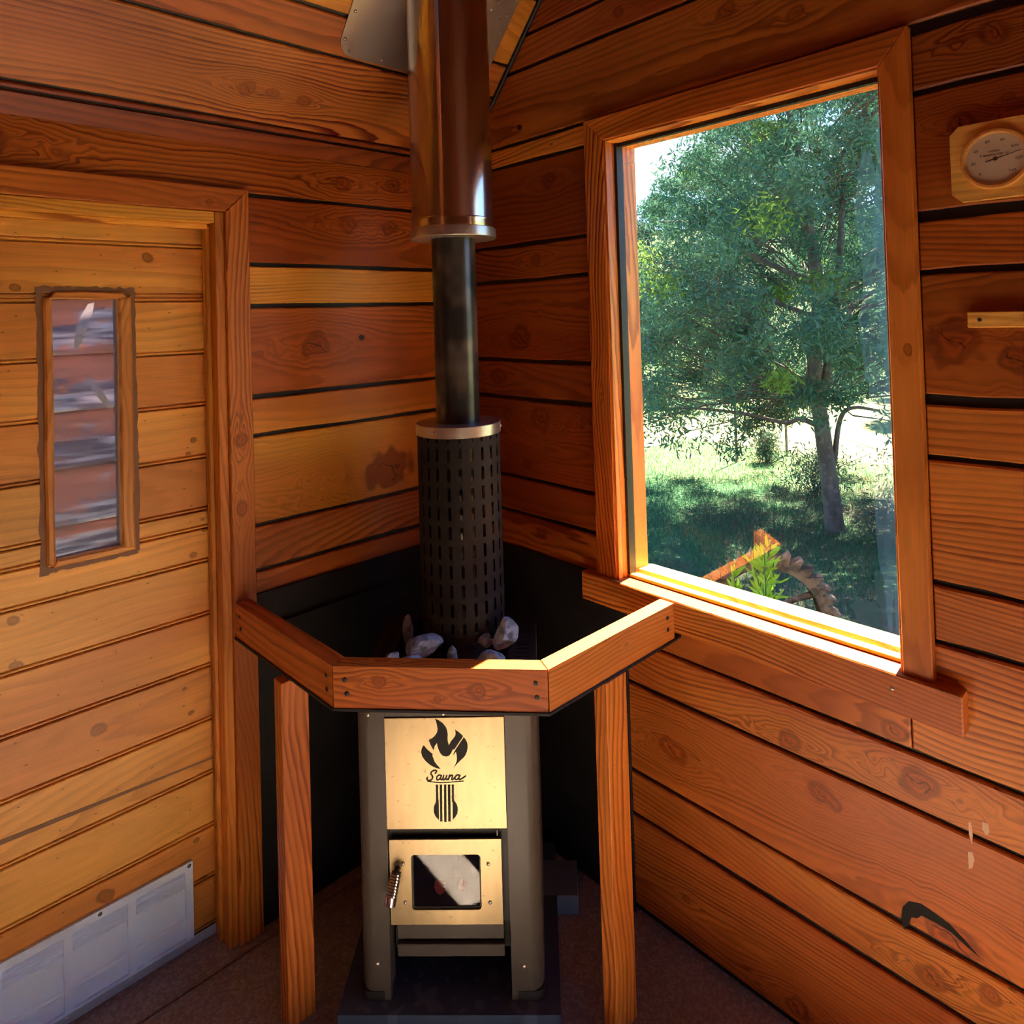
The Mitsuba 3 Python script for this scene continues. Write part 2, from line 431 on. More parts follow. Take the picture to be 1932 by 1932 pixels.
def rboard(x0, x1, z0, z1, tone='red', g0=G, g1=G, sl=None, **kw):
    """a board of the window wall between two joint lines; knots are given in room x, z"""
    kw['knots'] = [(a - x0, b - z0 - g0, r) for a, b, r in kw.get('knots', ())]
    H = z1 - z0 - g0 - g1
    t0 = x0 if sl is None else sl
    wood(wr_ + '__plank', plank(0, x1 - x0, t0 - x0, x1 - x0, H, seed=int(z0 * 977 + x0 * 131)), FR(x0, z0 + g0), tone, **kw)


# left of the window; the dim light there is put into darker board tones
rboard(0.0, 0.60, 0.70, 0.9645, 'red', knots=[(0.35, 0.92, 0.02)])
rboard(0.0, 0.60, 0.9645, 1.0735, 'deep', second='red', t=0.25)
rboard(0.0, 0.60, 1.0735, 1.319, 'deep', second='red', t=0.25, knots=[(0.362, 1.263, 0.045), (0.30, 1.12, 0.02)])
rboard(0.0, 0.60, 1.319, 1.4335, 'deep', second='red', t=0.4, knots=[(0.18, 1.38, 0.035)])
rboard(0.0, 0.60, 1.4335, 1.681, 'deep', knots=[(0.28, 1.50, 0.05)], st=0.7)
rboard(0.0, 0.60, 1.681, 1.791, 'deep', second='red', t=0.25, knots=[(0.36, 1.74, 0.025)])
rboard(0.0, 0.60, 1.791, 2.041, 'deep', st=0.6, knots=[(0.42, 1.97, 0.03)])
rboard(0.0, 0.60, 2.041, 2.1035, 'orange', knots=[(0.44, 2.07, 0.006)])
# above the window, up into the gable
rboard(0.03, 2.60, 2.1035, 2.325, 'red', sl=0.235, second='orange', t=0.35, knots=[(1.012, 2.267, 0.028), (1.173, 2.205, 0.022), (0.308, 2.15, -0.012)])
rboard(0.235, 2.42, 2.325, 2.425, 'red', sl=0.32, knots=[(0.7, 2.37, 0.02)])
rboard(0.32, 2.32, 2.425, 2.64, 'red', sl=0.51, second='deep', t=0.3)
rboard(0.51, 2.13, 2.64, 2.86, 'red', sl=0.71)
rboard(0.71, 1.92, 2.86, 3.10, 'orange', sl=0.925)
# right of the window
rboard(1.394, 1.80, 1.975, 2.0935, 'red', g1=0.008, second='deep', t=0.3, knots=[(1.53, 2.05, 0.03)])
rboard(1.394, 1.80, 1.738, 1.975, 'red', g0=0.010, g1=0.007, knots=[(1.47, 1.90, 0.025), (1.545, 1.93, 0.012)], v0=-0.05)
rboard(1.394, 1.80, 1.6305, 1.738, 'orange', second='red', t=0.5, g1=0.010, v0=-0.12, dz=0.02)
rboard(1.394, 1.80, 1.392, 1.6305, 'red', second='deep', t=0.2, g0=0.009, knots=[(1.447, 1.50, 0.055), (1.54, 1.47, 0.03)])
rboard(1.394, 1.80, 1.281, 1.392, 'orange', g1=0.011, v0=-0.10, dz=0.02)
rboard(1.394, 1.80, 1.046, 1.281, 'orange', second='red', t=0.4, v0=-0.16, dz=0.03)
rboard(1.394, 1.80, 0.935, 1.046, 'orange', second='red', t=0.4, v0=0.30, dz=0.04)
# below the window
rboard(1.3475, 1.80, 0.709, 0.935, 'orange', second='red', t=0.3, v0=-0.2, dz=0.02)
rboard(0.60, 1.3455, 0.709, 0.82, 'red', second='orange', t=0.5, knots=[(1.318, 0.737, 0.028)])
rboard(0.55, 1.80, 0.597, 0.709, 'red', second='orange', t=0.5, knots=[(1.355, 0.655, 0.040), (1.10, 0.625, 0.03)])
rboard(0.55, 1.80, 0.3645, 0.597, 'orange', second='red', t=0.35, knots=[(1.172, 0.543, 0.036), (0.79, 0.47, 0.04), (1.40, 0.385, 0.045)], v0=0.02)
rboard(0.55, 1.80, 0.252, 0.3645, 'red', second='orange', t=0.4, knots=[(1.362, 0.295, 0.030), (1.46, 0.325, 0.022)])
rboard(0.55, 1.80, 0.012, 0.252, 'red', knots=[(0.82, 0.12, 0.012), (1.1, 0.05, 0.03)], v0=0.10, dz=0.05)
# the burnt-out knot hole, filled with black mastic, and the paint scuffs beside it
hole = Polygon([(1.315, .372), (1.318, .397), (1.33, .416), (1.352, .424), (1.378, .420), (1.40, .414), (1.424, .400), (1.445, .384), (1.425, .391), (1.402, .401), (1.376, .403), (1.352, .402), (1.344, .392), (1.334, .388), (1.329, .370), (1.32, .356)])
put(wr_ + '__mastic_patch', mikit.ply(moved(extr(hole, 0.0012), FR(0, 0, -0.0004)), 'black_print'))
for k, pl in enumerate((Polygon([(1.437, .622), (1.441, .622), (1.443, .60), (1.441, .583), (1.437, .598)]), Polygon([(1.434, .566), (1.441, .57), (1.444, .557), (1.440, .54), (1.4345, .536)]),
                        Polygon([(1.459, .633), (1.468, .634), (1.469, .618), (1.464, .612), (1.458, .62)]))):
    put(wr_ + '__paint_scuff', mikit.ply(moved(extr(pl, 0.0008), FR(0, 0, 0.0)), 'wood_scuff'), label='pale scuff of paint')
scene['wood_scuff'] = pr((0.75, 0.52, 0.36), 0.7, 0.2)


def lboard(y0, y1, z0, z1, tone='red', g0=G, g1=G, **kw):
    kw['knots'] = [(a - y0, b - z0 - g0, r) for a, b, r in kw.get('knots', ())]
    wood(wl_ + '__plank', plank(0, y1 - y0, 0, y1 - y0, z1 - z0 - g0 - g1, seed=int(z0 * 811 + 31), c=0.003 if g1 else 0.0008, jit=0.0015 if g1 else 0.0004), FL(y0, z0 + g0), tone, **kw)


YT = -0.74
lboard(YT, 0, 0.70, 0.9175, 'red', v0=0.16, dz=0.05)
lboard(YT, 0, 0.9175, 1.0355, 'red', second='orange', t=0.2, v0=-0.02)
lboard(YT, 0, 1.0355, 1.2735, 'gold', knots=[(-0.30, 1.115, 0.085)], st=0.55, v0=0.3, dz=0.12)
lboard(YT, 0, 1.2735, 1.3775, 'gold', second='orange', t=0.35, st=0.7)
lboard(YT, 0, 1.3775, 1.6195, 'orange', second='red', t=0.6, knots=[(-0.535, 1.505, 0.045), (-0.382, 1.519, -0.011)])
lboard(YT, 0, 1.6195, 1.7305, 'gold', st=0.7, v0=0.16, dz=0.05)
lboard(YT, 0, 1.7305, 1.917, 'red', knots=[(-0.424, 1.855, 0.036), (-0.277, 1.857, 0.032)], v0=0.02)
lboard(-2.6, 0, 1.917, 2.0385, 'red', g1=0.0, knots=[(-0.438, 1.972, 0.035), (-0.263, 1.991, 0.033), (-1.28, 1.98, 0.05)], v0=0.20, dz=0.03)
for z0, z1, t in ((0.012, 0.24, 'red'), (0.24, 0.36, 'orange'), (0.36, 0.6, 'red'), (0.6, 0.83, 'red'), (0.83, 1.06, 'orange'), (1.06, 1.3, 'red'), (1.3, 1.42, 'gold'), (1.42, 1.66, 'red'), (1.66, 1.917, 'deep')):
    lboard(-2.6, -1.63, z0, z1, t)

# ceiling: boards along y on a 48 degree slope that rises from the door wall
TH = math.atan(1.127)
SL, NI = np.array([math.cos(TH), 0, math.sin(TH)]), np.array([math.sin(TH), 0, -math.cos(TH)])
FC = lambda a, out=0.0, y0=-2.6: frame(np.array([0, y0, 2.04]) + SL * a + NI * out, Y, SL, NI)
ce_ = put('ceiling', mikit.ply(moved(bx(0, 2.78, -0.03, 1.96, -0.06, -0.0102), frame([0, -2.6, 2.04], Y, SL, NI)), 'mastic'), kind='structure')
for a0, a1, t, kn in ((-0.006, 0.056, 'deep', ()), (0.055, 0.077, 'deep', ()), (0.076, 0.302, 'red', [(-0.76, .168, .026), (-.69, .165, .020), (-.605, .165, .020)]), (0.302, 0.4105, 'red', ()), (0.4105, 0.62, 'gold', ()),
                      (0.62, 0.83, 'red', ()), (0.83, 1.05, 'orange', ()), (1.05, 1.28, 'red', ()), (1.28, 1.5, 'red', ()), (1.5, 1.72, 'orange', ()), (1.72, 1.94, 'red', ())):
    kn = [(y + 2.6, a - a0 - 0.004, r) for y, a, r in kn]
    wood(ce_ + '__plank', plank(0, 2.594, 0, 2.594, a1 - a0 - 0.0085, seed=int(abs(a0) * 999), c=0.003 if a0 > 0 else 0.0006, jit=0.0015 if a0 > 0 else 0.0003), FC(a0 + 0.004), t, knots=kn, second='orange' if t == 'red' else None, t=0.45 if t == 'red' else 0)
# the board strip beside the gable, on top of the boards, is where the ceiling meets the window wall: black mastic bead along the rake
bead = np.array([np.array([0.0, -0.004, 2.04]) + SL * a + NI * 0.002 for a in np.linspace(0.02, 1.95, 40)])
put('trim_3', mikit.ply(tube(bead, 0.009, 6), 'mastic', smooth=True), kind='structure')

# the other slope of the roof and the two walls behind the camera; the low gap and the paving outside it are made up to bounce sun in
cr_ = thing('ceiling_2', None, None, kind='structure')
NI2, SL2 = np.array([-math.sin(TH), 0, -math.cos(TH)]), np.array([-math.cos(TH), 0, math.sin(TH)])
for k in range(9):
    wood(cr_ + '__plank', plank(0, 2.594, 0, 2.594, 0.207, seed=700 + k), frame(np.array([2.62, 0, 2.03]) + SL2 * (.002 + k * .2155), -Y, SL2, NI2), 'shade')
put(cr_ + '__deck', mikit.ply(moved(bx(-0.1, 2.7, -0.03, 1.97, -0.06, -0.0102), frame([2.62, 0, 2.03], -Y, SL2, NI2)), 'mastic'))
OPZ, OPY0, OPY1 = 0.30, -2.25, -0.12  # low gap added in the unseen wall to let light in
ws_ = put('wall_side', mikit.ply(cat([bx(2.6102, 2.72, -2.7, OPY0, -.1, 2.05), bx(2.6102, 2.72, OPY1, 0.0, -.1, 2.05), bx(2.6102, 2.72, OPY0, OPY1, OPZ, 2.05)]), 'mastic'), kind='structure')
FS = lambda y0, z0: frame([2.60, y0, z0], -Y, Z, -X)
for z0, z1 in ((.72, .95), (.95, 1.2), (1.2, 1.45), (1.45, 1.60), (1.60, 1.82), (1.82, 2.04)):
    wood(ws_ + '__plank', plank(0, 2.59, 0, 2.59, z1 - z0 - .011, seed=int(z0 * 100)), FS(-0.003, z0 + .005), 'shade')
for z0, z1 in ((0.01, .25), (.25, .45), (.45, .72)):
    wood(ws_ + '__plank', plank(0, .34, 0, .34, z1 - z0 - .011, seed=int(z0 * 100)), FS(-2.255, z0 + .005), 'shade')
wb_ = put('wall_back', mikit.ply(moved(extr(Polygon([(-0.13, -.1), (2.72, -.1), (2.72, 2.06), (1.31, 3.52), (-0.13, 2.06)]), 0.09), frame([0, -2.6102, 0], X, Z, -Y)), 'mastic'), kind='structure')
zz = 0.01
for k, h in enumerate((.24, .20, .23, .18, .25, .22, .2, .24, .25, .22, .24, .22, .22, .24)):
    za, zb = zz + .005, zz + h - .006
    lim = lambda z: max(0.0, (z - 2.04) / 1.127)
    a0, a1 = lim(za), lim(zb)
    if 1.3 - a1 > .05:
        m = plank(a0 + .004, 2.596 - a0, a1 + .004, 2.596 - a1, zb - za, seed=800 + k)
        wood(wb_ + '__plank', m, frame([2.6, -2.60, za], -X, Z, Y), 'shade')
    zz += h
te_ = put('added_terrace', mikit.ply(bx(2.73, 9.0, -7.0, 0.10, -.2, -.05), 'added_terrace_mat'), kind='structure')  # made-up pale deck that reflects sun into the room

# floor
fl_ = put('floor', mikit.ply(cat([bx(0.050, 2.7, -2.7, 0.0102, -0.1, 0.0, 0.001)]), 'floor_mat'), kind='structure')
put(fl_ + '__threshold_board', mikit.ply(bx(-0.30, 0.044, -2.7, 0.0102, -0.1, -0.001, 0.002), 'floor_mat'))
put(fl_ + '__joist', mikit.ply(bx(-0.2, 0.2, -2.6, 0.0, -0.14, -0.101), 'mastic'))

# ------------------------------------------------------------------ the door
tr_ = thing('trim_1', None, None, kind='structure')
wood(tr_ + '__board', plank(0, 1.925, 0, 1.862, 0.060, 0.024, 0.002, 0.0006, seed=3), frame([0.024, -0.7255, 0.0], Z, -Y, X), 'red', second='orange', t=0.4, knots=[(1.272, 0.032, 0.022), (1.096, 0.036, 0.02)], v0=0.10, dz=0.03)
wood(tr_ + '__board', plank(0.06, 0.87, 0, 0.93, 0.062, 0.024, 0.002, 0.0006, seed=4), FL(-0.7255 - 0.93, 1.863, 0.024).copy(), 'red', second='orange', t=0.6, knots=[(0.83, 0.02, 0.012)])
wood(tr_ + '__board', plank(0, 1.862, 0, 1.925, 0.060, 0.024, 0.002, 0.0006, seed=5), frame([0.024, -1.5955, 0.0], Z, -Y, X), 'red')
jb = lambda: cat([bx(0, DZ1 + 0.025, 0, 0.025, 0, 0.108, 0.0015), bx(0, DZ1 - 0.002, -0.0012, 0.025, 0.012, 0.042, 0.001), bx(0, DZ1 - 0.004, -0.0028, 0.025, 0.070, 0.090, 0.001)])
wood(tr_ + '__jamb', bx(0, 1.862, 0, 0.0235, 0, 0.13, 0.0015), frame([-0.118, -0.7858, 0], Z, -Y, X), 'gold', second='red', t=0.35, v0=0.0, dz=0.01, freq=70)
wood(tr_ + '__jamb_stop', bx(0, DZ1, 0, 0.010, 0, 0.014, 0.0015), frame([-0.040, -0.8092, 0], Z, -Y, X), 'gold')
wood(tr_ + '__jamb_stop', bx(0, DZ1, 0, 0.006, 0, 0.010, 0.0015), frame([-0.066, -0.8092, 0], Z, -Y, X), 'pine')
wood(tr_ + '__jamb', bx(0, 0.79, 0, 0.028, 0, 0.13, 0.0015), frame([-0.118, -1.60, DZ1 + 0.004], Y, Z, X), 'gold', v0=0.0)
wood(tr_ + '__jamb_stop', bx(0, 0.745, 0, 0.013, 0, 0.020, 0.0015), frame([-0.045, -1.56, DZ1 - 0.009], Y, Z, X), 'gold')
wood(tr_ + '__jamb', bx(0, DZ1 + 0.02, 0, 0.0235, 0, 0.13, 0.0015), frame([-0.118, -1.566, 0], Z, -Y, X), 'gold')

DF = -0.070                          # face of the door's boards
SC = (1.816 - DF) / (1.816 + 0.045)  # seam heights were measured on a plane 45 mm in
dz = lambda z: 1.57 + (z - 1.57) * SC
dy = lambda y: CAM[1] + (y - CAM[1]) * SC
WY0, WY1, WZ0, WZ1 = dy(-1.1535), dy(-1.0215), dz(1.051), dz(1.640)     # glass
d_ = thing('door_1', None, None, kind='structure')
E0, E1 = -1.550, -0.8125
put(d_ + '__core', mikit.ply(cat([bx(DF - 0.040, DF - 0.0145, E0, WY0, 0.02, 1.824), bx(DF - 0.040, DF - 0.0145, WY1, E1, 0.02, 1.824), bx(DF - 0.040, DF - 0.0145, WY0, WY1, 0.02, WZ0), bx(DF - 0.040, DF - 0.0145, WY0, WY1, WZ1, 1.824)]), 'mastic'))
put(d_ + '__gap_shadow', mikit.ply(bx(DF - 0.036, DF - 0.0148, E0, E1 + .002, 0.0, 0.0195), 'mastic'))  # black strip standing for the shadow in the gap under the door
seams = [0.022] + [dz(z) for z in (0.163, 0.289, 0.4215, 0.5575, 0.693, 0.8255, 0.9615, 1.0935, 1.2285, 1.3635, 1.4985, 1.6335, 1.7705)] + [1.8265]
DK = [(-0.946, 1.746, .014), (-1.216, 1.667, .012), (-.845, 1.274, .010), (-.859, 1.241, .007), (-.827, 1.065, .006), (-.823, 1.037, .007), (-.851, .978, .011), (-1.229, .934, .013), (-1.226, .834, .014),
      (-1.068, .628, .020), (-.879, .647, .006), (-.865, .581, .008), (-1.061, .237, .022), (-.858, .257, .008), (-.841, .153, .009), (-1.32, 1.2, .012)]


def dboard(y0, y1, z0, z1, top_cut=None, **kw):
    """tongue-and-groove door board: flat face, a groove and a half-round bead along its lower edge"""
    H = z1 - z0 - 0.001
    prof = Polygon([(0, -0.014), (0, -0.010), (0.0022, -0.010), (0.0024, -0.0025), (0.0040, -0.0004), (0.0065, -0.0004), (0.0082, -0.0022), (0.0086, -0.0075), (0.0108, -0.0075), (0.0116, -0.0008), (0.013, 0), (H - 0.002, 0), (H - 0.0004, -0.002), (H - 0.0002, -0.014)])
    m = extr(prof, y1 - y0)              # (v, w, u) -> (u, v, w)
    m.apply_transform(np.array([[0, 0, 1, 0], [1, 0, 0, 0], [0, 1, 0, 0], [0, 0, 0, 1.0]]))
    kn = [(a - y0, b - z0, r) for a, b, r in DK if z0 - .01 < b < z1 + .01 and y0 < a < y1][:3]
    wood(d_ + '__board', m, FL(y0, z0, DF), 'pine', knots=kn, fl=1.0, st=0.45, freq=1 / wr.uniform(0.012, 0.022), second='gold', t=0.35, **kw)


HY0, HY1, HZ0, HZ1 = WY0 - 0.004, WY1 + 0.004, WZ0 - 0.004, WZ1 + 0.004
for a, b in zip(seams[:-1], seams[1:]):
    if b <= HZ0 or a >= HZ1:
        dboard(E0, E1, a, b)
    elif a < HZ0:
        dboard(E0, HY0, HZ0, b); dboard(HY1, E1, HZ0, b); dboard(E0, E1, a, HZ0 - 0.0) if HZ0 - a > 0.03 else None
    elif b > HZ1:
        dboard(E0, E1, HZ1 if b - HZ1 > 0.03 else a, b)
        dboard(E0, HY0, a, HZ1) if HZ1 - a > 0.004 else None
        dboard(HY1, E1, a, HZ1) if HZ1 - a > 0.004 else None
    else:
        dboard(E0, HY0, a, b); dboard(HY1, E1, a, b)
# brown filler strip along one board, glazing beads and the smeared sealant round the little window
put(d_ + '__filler_strip', mikit.ply(moved(extr(Polygon([(-1.56, dz(.492)), (-1.27, dz(.487)), (-0.8135, dz(.462)), (-0.8135, dz(.458)), (-1.27, dz(.476)), (-1.56, dz(.478))]), 0.0012), frame([DF - 0.0003, 0, 0], Y, Z, X)), 'sealant'))
O0, O1, P0, P1 = dy(-1.171), dy(-0.992), dz(1.036), dz(1.657)
wood(d_ + '__glazing_bead', plank(0, O1 - O0 - 0.02, 0.012, O1 - O0 - 0.03, P1 - WZ1, 0.022, 0.003, 0.001), FL(O0 + 0.012, WZ1, DF + 0.010), 'pine')
wood(d_ + '__glazing_bead', plank(0, O1 - O0 - 0.01, 0.012, O1 - O0 - 0.02, WZ0 - P0, 0.022, 0.003, 0.001), FL(O0 + 0.010, P0, DF + 0.010), 'pine')
wood(d_ + '__glazing_bead', plank(0, P1 - P0 - 0.014, 0.004, P1 - P0 - 0.018, O1 - WY1, 0.024, 0.005, 0.001), frame([DF + 0.012, O1, P0 + 0.004], Z, -Y, X), 'pine')
wood(d_ + '__glazing_bead', plank(0, P1 - P0 - 0.014, 0.004, P1 - P0 - 0.018, WY0 - O0, 0.024, 0.005, 0.001), frame([DF + 0.012, WY0, P0 + 0.004], Z, -Y, X), 'pine')
rs = np.random.default_rng(3)


def smear(y0, z0, y1, z1, w):
    n = 26
    t = np.linspace(0, 1, n)
    c = np.stack([y0 + (y1 - y0) * t, z0 + (z1 - z0) * t], 1)
    d = np.array([y1 - y0, z1 - z0]); d /= np.linalg.norm(d); q = np.array([-d[1], d[0]])
    a, b = c + q * (w * rs.uniform(.45, 1.15, n))[:, None], c - q * (w * rs.uniform(.45, 1.1, n))[:, None]
    return Polygon(np.vstack([a, b[::-1]])).buffer(0.0008)


sm = unary_union([smear(O0 - .013, P1 + .006, O1 + .008, P1 + .002, .009), smear(O1 + .004, P1, O1 + .006, P0 - .004, .006), smear(O0 - .004, P1 + .008, O0 - .003, P0 - .014, .009), smear(O0 - .004, P0 - .004, O1 + .006, P0 - .006, .007)])
sm = sm.difference(sbox(WY0 - .004, WZ0 - .004, WY1 + .004, WZ1 + .004))
put(d_ + '__sealant', mikit.ply(moved(extr(sm, 0.0022), frame([DF - 0.0008, 0, 0], Y, Z, X)), 'sealant'))
put(d_ + '__pane', mikit.ply(trimesh.Trimesh([[DF - .012, WY0 - .002, WZ0 - .002], [DF - .012, WY1 + .002, WZ0 - .002], [DF - .012, WY1 + .002, WZ1 + .002], [DF - .012, WY0 - .002, WZ1 + .002]], [[0, 1, 2], [0, 2, 3]], process=False), 'pane_glass'))

gp_ = [[DF - .011, WY0, WZ0], [DF - .011, WY1, WZ0], [DF - .011, WY1, WZ1], [DF - .011, WY0, WZ1]]
put(d_ + '__grime', mikit.ply(trimesh.Trimesh(gp_, [[0, 1, 2], [0, 2, 3]], process=False), 'grime'))

# white plastic vent with three sunk fields, and the metal strip under it
v_ = thing('door_vent_panel', 'white plastic vent panel with three sunk fields screwed to the foot of the door', 'vent')
vy0, vy1, vz0, vz1 = -1.5, dy(-0.8775), dz(0.045), dz(0.2345)
cells = [(dy(a), dy(b)) for a, b in ((-1.006, -0.8955), (-1.134, -1.0235), (-1.262, -1.1515), (-1.39, -1.2795))]
cz0, cz1 = dz(0.052), dz(0.2155)
pl = sbox(vy0, vz0, vy1, vz1)
for a, b in cells:
    pl = pl.difference(sbox(a, cz0, b, cz1))
FV = frame([DF + 0.0005, 0, 0], Y, Z, X)
put(v_ + '__face', mikit.ply(moved(extr(pl, 0.0085), FV), 'white_plastic'))
for a, b in cells:
    prof = [(0, 0.0014)]
    for k in range(5):
        z = 0.004 + k * 0.008
        prof += [(cz1 - cz0 - z - 0.0075 * s, 0.0014 + 0.0050 * math.sin(PI * s)) for s in (1.0, .75, .5, .25, 0.02)][::-1]
    prof += [(cz1 - cz0 - 0.055, 0.0018), (0.050, 0.0018), (0.046, 0.0052), (0.042, 0.0062), (0.036, 0.0045), (0.006, 0.0022), (0, 0.0030)]
    pts = sorted(set((round(p[0], 5), round(p[1], 5)) for p in prof))
    m = extr(Polygon([(0, 0)] + pts + [(cz1 - cz0, 0)]).buffer(0), b - a)
    m.apply_transform(np.array([[0, 0, 1, 0], [1, 0, 0, 0], [0, 1, 0, 0], [0, 0, 0, 1.0]]))
    put(v_ + '__louvre_field', mikit.ply(moved(m, frame([DF + 0.0005, a, cz0], Y, Z, X)), 'white_plastic', smooth=25))


def screw(x, y, z, n, r, bs, name, h=0.4):
    c = lathe([(0, 0), (r, 0), (r * 0.95, r * h * 0.5), (r * 0.6, r * h), (0, r * h * 1.1)], 14)
    n = np.array(n, float); a = np.cross(n, [0.1, 0.2, 1]); a /= np.linalg.norm(a)
    put(name, mikit.ply(moved(c, frame([x, y, z], a, np.cross(n, a), n)), bs, smooth=40))


for y, z in ((dy(-.886), dz(.2265)), (dy(-1.08), dz(.2265)), (dy(-1.274), dz(.2265))):
    screw(DF + 0.009, y, z, X, 0.0048, 'screw_dark', v_ + '__screw')
s_ = thing('door_sweep_strip', 'thin metal strip along the bottom edge of the door', 'strip')
put(s_ + '__strip', mikit.ply(bx(DF + 0.0005, DF + 0.0035, -1.545, dy(-.8125), dz(.0205), dz(.0445), 0.0007), 'aluminium'))
for y in (-.856, -1.016, -1.146, -1.28):
    screw(DF + 0.0036, dy(y), dz(.034), X, 0.0032, 'screw', s_ + '__screw')

# ------------------------------------------------------------------ the window
w_ = thing('window_1', None, None, kind='structure')
wood(w_ + '__trim', plank(0, 2.036 - 0.865, 0, 2.10 - 0.865, 0.066, 0.022, 0.002, 0.0008, seed=11), frame([0.649, -0.022, 0.865], Z, -X, -Y), 'red', second='orange', t=0.55, v0=-0.05, knots=[(0.49, 0.03, 0.007)])
wood(w_ + '__trim', plank(0.066, 0.758, 0, 0.811, 0.064, 0.022, 0.002, 0.0008, seed=12), FR(0.583, 2.036, 0.022), 'red', second='orange', t=0.6)
wood(w_ + '__trim', plank(0, 2.10 - 0.865, 0, 2.036 - 0.865, 0.052, 0.022, 0.002, 0.0008, seed=13), frame([1.394, -0.022, 0.865], Z, -X, -Y), 'orange', v0=0.02, knots=[(0.62, 0.02, 0.012)])
for x0, x1 in ((0.629, 0.655), (1.338, 1.366)):
    wood(w_ + '__jamb', bx(0, 1.19, 0, x1 - x0, 0, 0.13, 0.001), frame([x1, 0.113, 0.86], Z, -X, -Y), 'orange', freq=60, dz=0.02)
wood(w_ + '__jamb', bx(0, 0.72, 0, 0.028, 0, 0.13, 0.001), frame([0.64, 0.113, 2.032], X, Z, -Y), 'orange')
wood(w_ + '__sill', cat([bx(0, 0.907, 0, 0.075, 0, 0.036, 0.0025), bx(0.100, 0.82, 0.03, 0.0745, -0.03, 0.004, 0.001)]), frame([0.537, 0.001, 0.790], X, Z, -Y), 'orange', second='red', t=0.45, v0=-0.05)
so = Polygon([(0.036, 0.84), (0.036, 0.8655), (0.060, 0.8655), (0.064, 0.874), (0.122, 0.868), (0.15, 0.860), (0.15, 0.84)])
wood(w_ + '__outer_sill', extr(so, 0.71).apply_transform(np.array([[0, 0, 1, 0], [0, 1, 0, 0], [-1, 0, 0, 0], [0, 0, 0, 1.0]])), frame([0.642, 0, 0], X, Z, -Y), 'pale', second='orange', t=0.4)
wood(w_ + '__glazing_strip', bx(0, 0.68, 0, 0.008, 0, 0.012, 0.001), frame([0.656, 0.031, 0.865], X, Z, -Y), 'pale')
gk = cat([bx(0.655, 0.6635, 0.019, 0.046, 0.866, 2.032), bx(1.3295, 1.338, 0.019, 0.046, 0.866, 2.032), bx(0.655, 1.338, 0.026, 0.040, 2.022, 2.032)])
put(w_ + '__gasket', mikit.ply(gk, 'mastic'))
put(w_ + '__pane', mikit.ply(trimesh.Trimesh([[.660, .033, .868], [1.333, .033, .868], [1.333, .033, 2.028], [.660, .033, 2.028]], [[0, 1, 2], [0, 2, 3]], process=False), 'pane_glass'))
rg = np.random.default_rng(17)


def blot(x, z, rx, rz, n=60, rough=.85):
    a_ = np.linspace(0, 2 * PI, n, endpoint=False)
    r_ = 1 + rough * (meshkit.fbm(np.stack([np.cos(a_) * 1.6 + x * 40, np.sin(a_) * 1.6 + z * 40, a_ * 0], -1), 4) - .5) * 2
    return Polygon(np.stack([x + rx * r_ * np.cos(a_), z + rz * r_ * np.sin(a_)], 1)).buffer(0)


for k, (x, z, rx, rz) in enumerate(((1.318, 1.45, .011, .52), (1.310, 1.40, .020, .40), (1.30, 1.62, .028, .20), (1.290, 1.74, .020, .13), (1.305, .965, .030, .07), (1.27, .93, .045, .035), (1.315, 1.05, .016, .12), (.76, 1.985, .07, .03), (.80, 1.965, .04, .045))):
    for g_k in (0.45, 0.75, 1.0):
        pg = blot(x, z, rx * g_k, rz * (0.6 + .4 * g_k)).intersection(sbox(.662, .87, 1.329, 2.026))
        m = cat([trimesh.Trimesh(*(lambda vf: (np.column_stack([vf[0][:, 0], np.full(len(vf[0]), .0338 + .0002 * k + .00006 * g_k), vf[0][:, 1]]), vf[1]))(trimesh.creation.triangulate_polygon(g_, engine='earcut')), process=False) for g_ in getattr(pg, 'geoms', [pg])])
        put(w_ + '__smudge_haze', mikit.ply(m, 'painted_haze' if k < 4 else 'smudge_haze'))  # first four paint a reflected blue glow, the others are glass smudges
for x, z in ((1.327, 0.836), (0.575, 0.842)):
    screw(x, -0.0352, z, -Y, 0.004, 'screw', w_ + '__screw')

w2 = thing('added_window_2', None, None, kind='structure')  # added glazed panel out of view, lets more sun onto the floor
for o_, u_, v_, L_ in (([1.835, -.022, .06], Z, -X, 1.98), ([2.555, -.022, .06], Z, -X, 1.98), ([1.765, -.022, 2.0], X, Z, .79), ([1.765, -.022, .03], X, Z, .79)):
    wood(w2 + '__trim', plank(0, L_, 0, L_, .07, .022, .002, .0008, seed=900), frame(o_, u_, v_, -Y), 'orange')
put(w2 + '__pane', mikit.ply(trimesh.Trimesh([[1.80, .05, .08], [2.52, .05, .08], [2.52, .05, 2.0], [1.80, .05, 2.0]], [[0, 1, 2], [0, 2, 3]], process=False), 'pane_glass'))

# ------------------------------------------------------------------ black heat shields on the two walls
put('heat_shield_panel', mikit.ply(bx(0.0006, 0.008, -0.724, -0.0005, 0.0, 0.860, 0.001), 'sheet'), 'matt black heat shield sheet on the door wall behind the stove', 'heat shield')
put('heat_shield_panel', mikit.ply(cat([bx(0.0085, 0.665, -0.008, -0.0006, 0.0, 0.784, 0.001), bx(0.0085, 0.535, -0.008, -0.0006, 0.782, 0.860, 0.001)]), 'sheet'), 'matt black heat shield sheet on the window wall behind the stove', 'heat shield')

# ------------------------------------------------------------------ timber surround with posts
r_ = thing('stove_surround', 'timber shelf rim on two posts around the black stove in the corner', 'shelf')
RZ0, RZ1 = 0.776, 0.861
A, B, Cc, D = (np.array(p) for p in ((.838, -.036), (.835, -.473), (.501, -.768), (.026, -.784)))


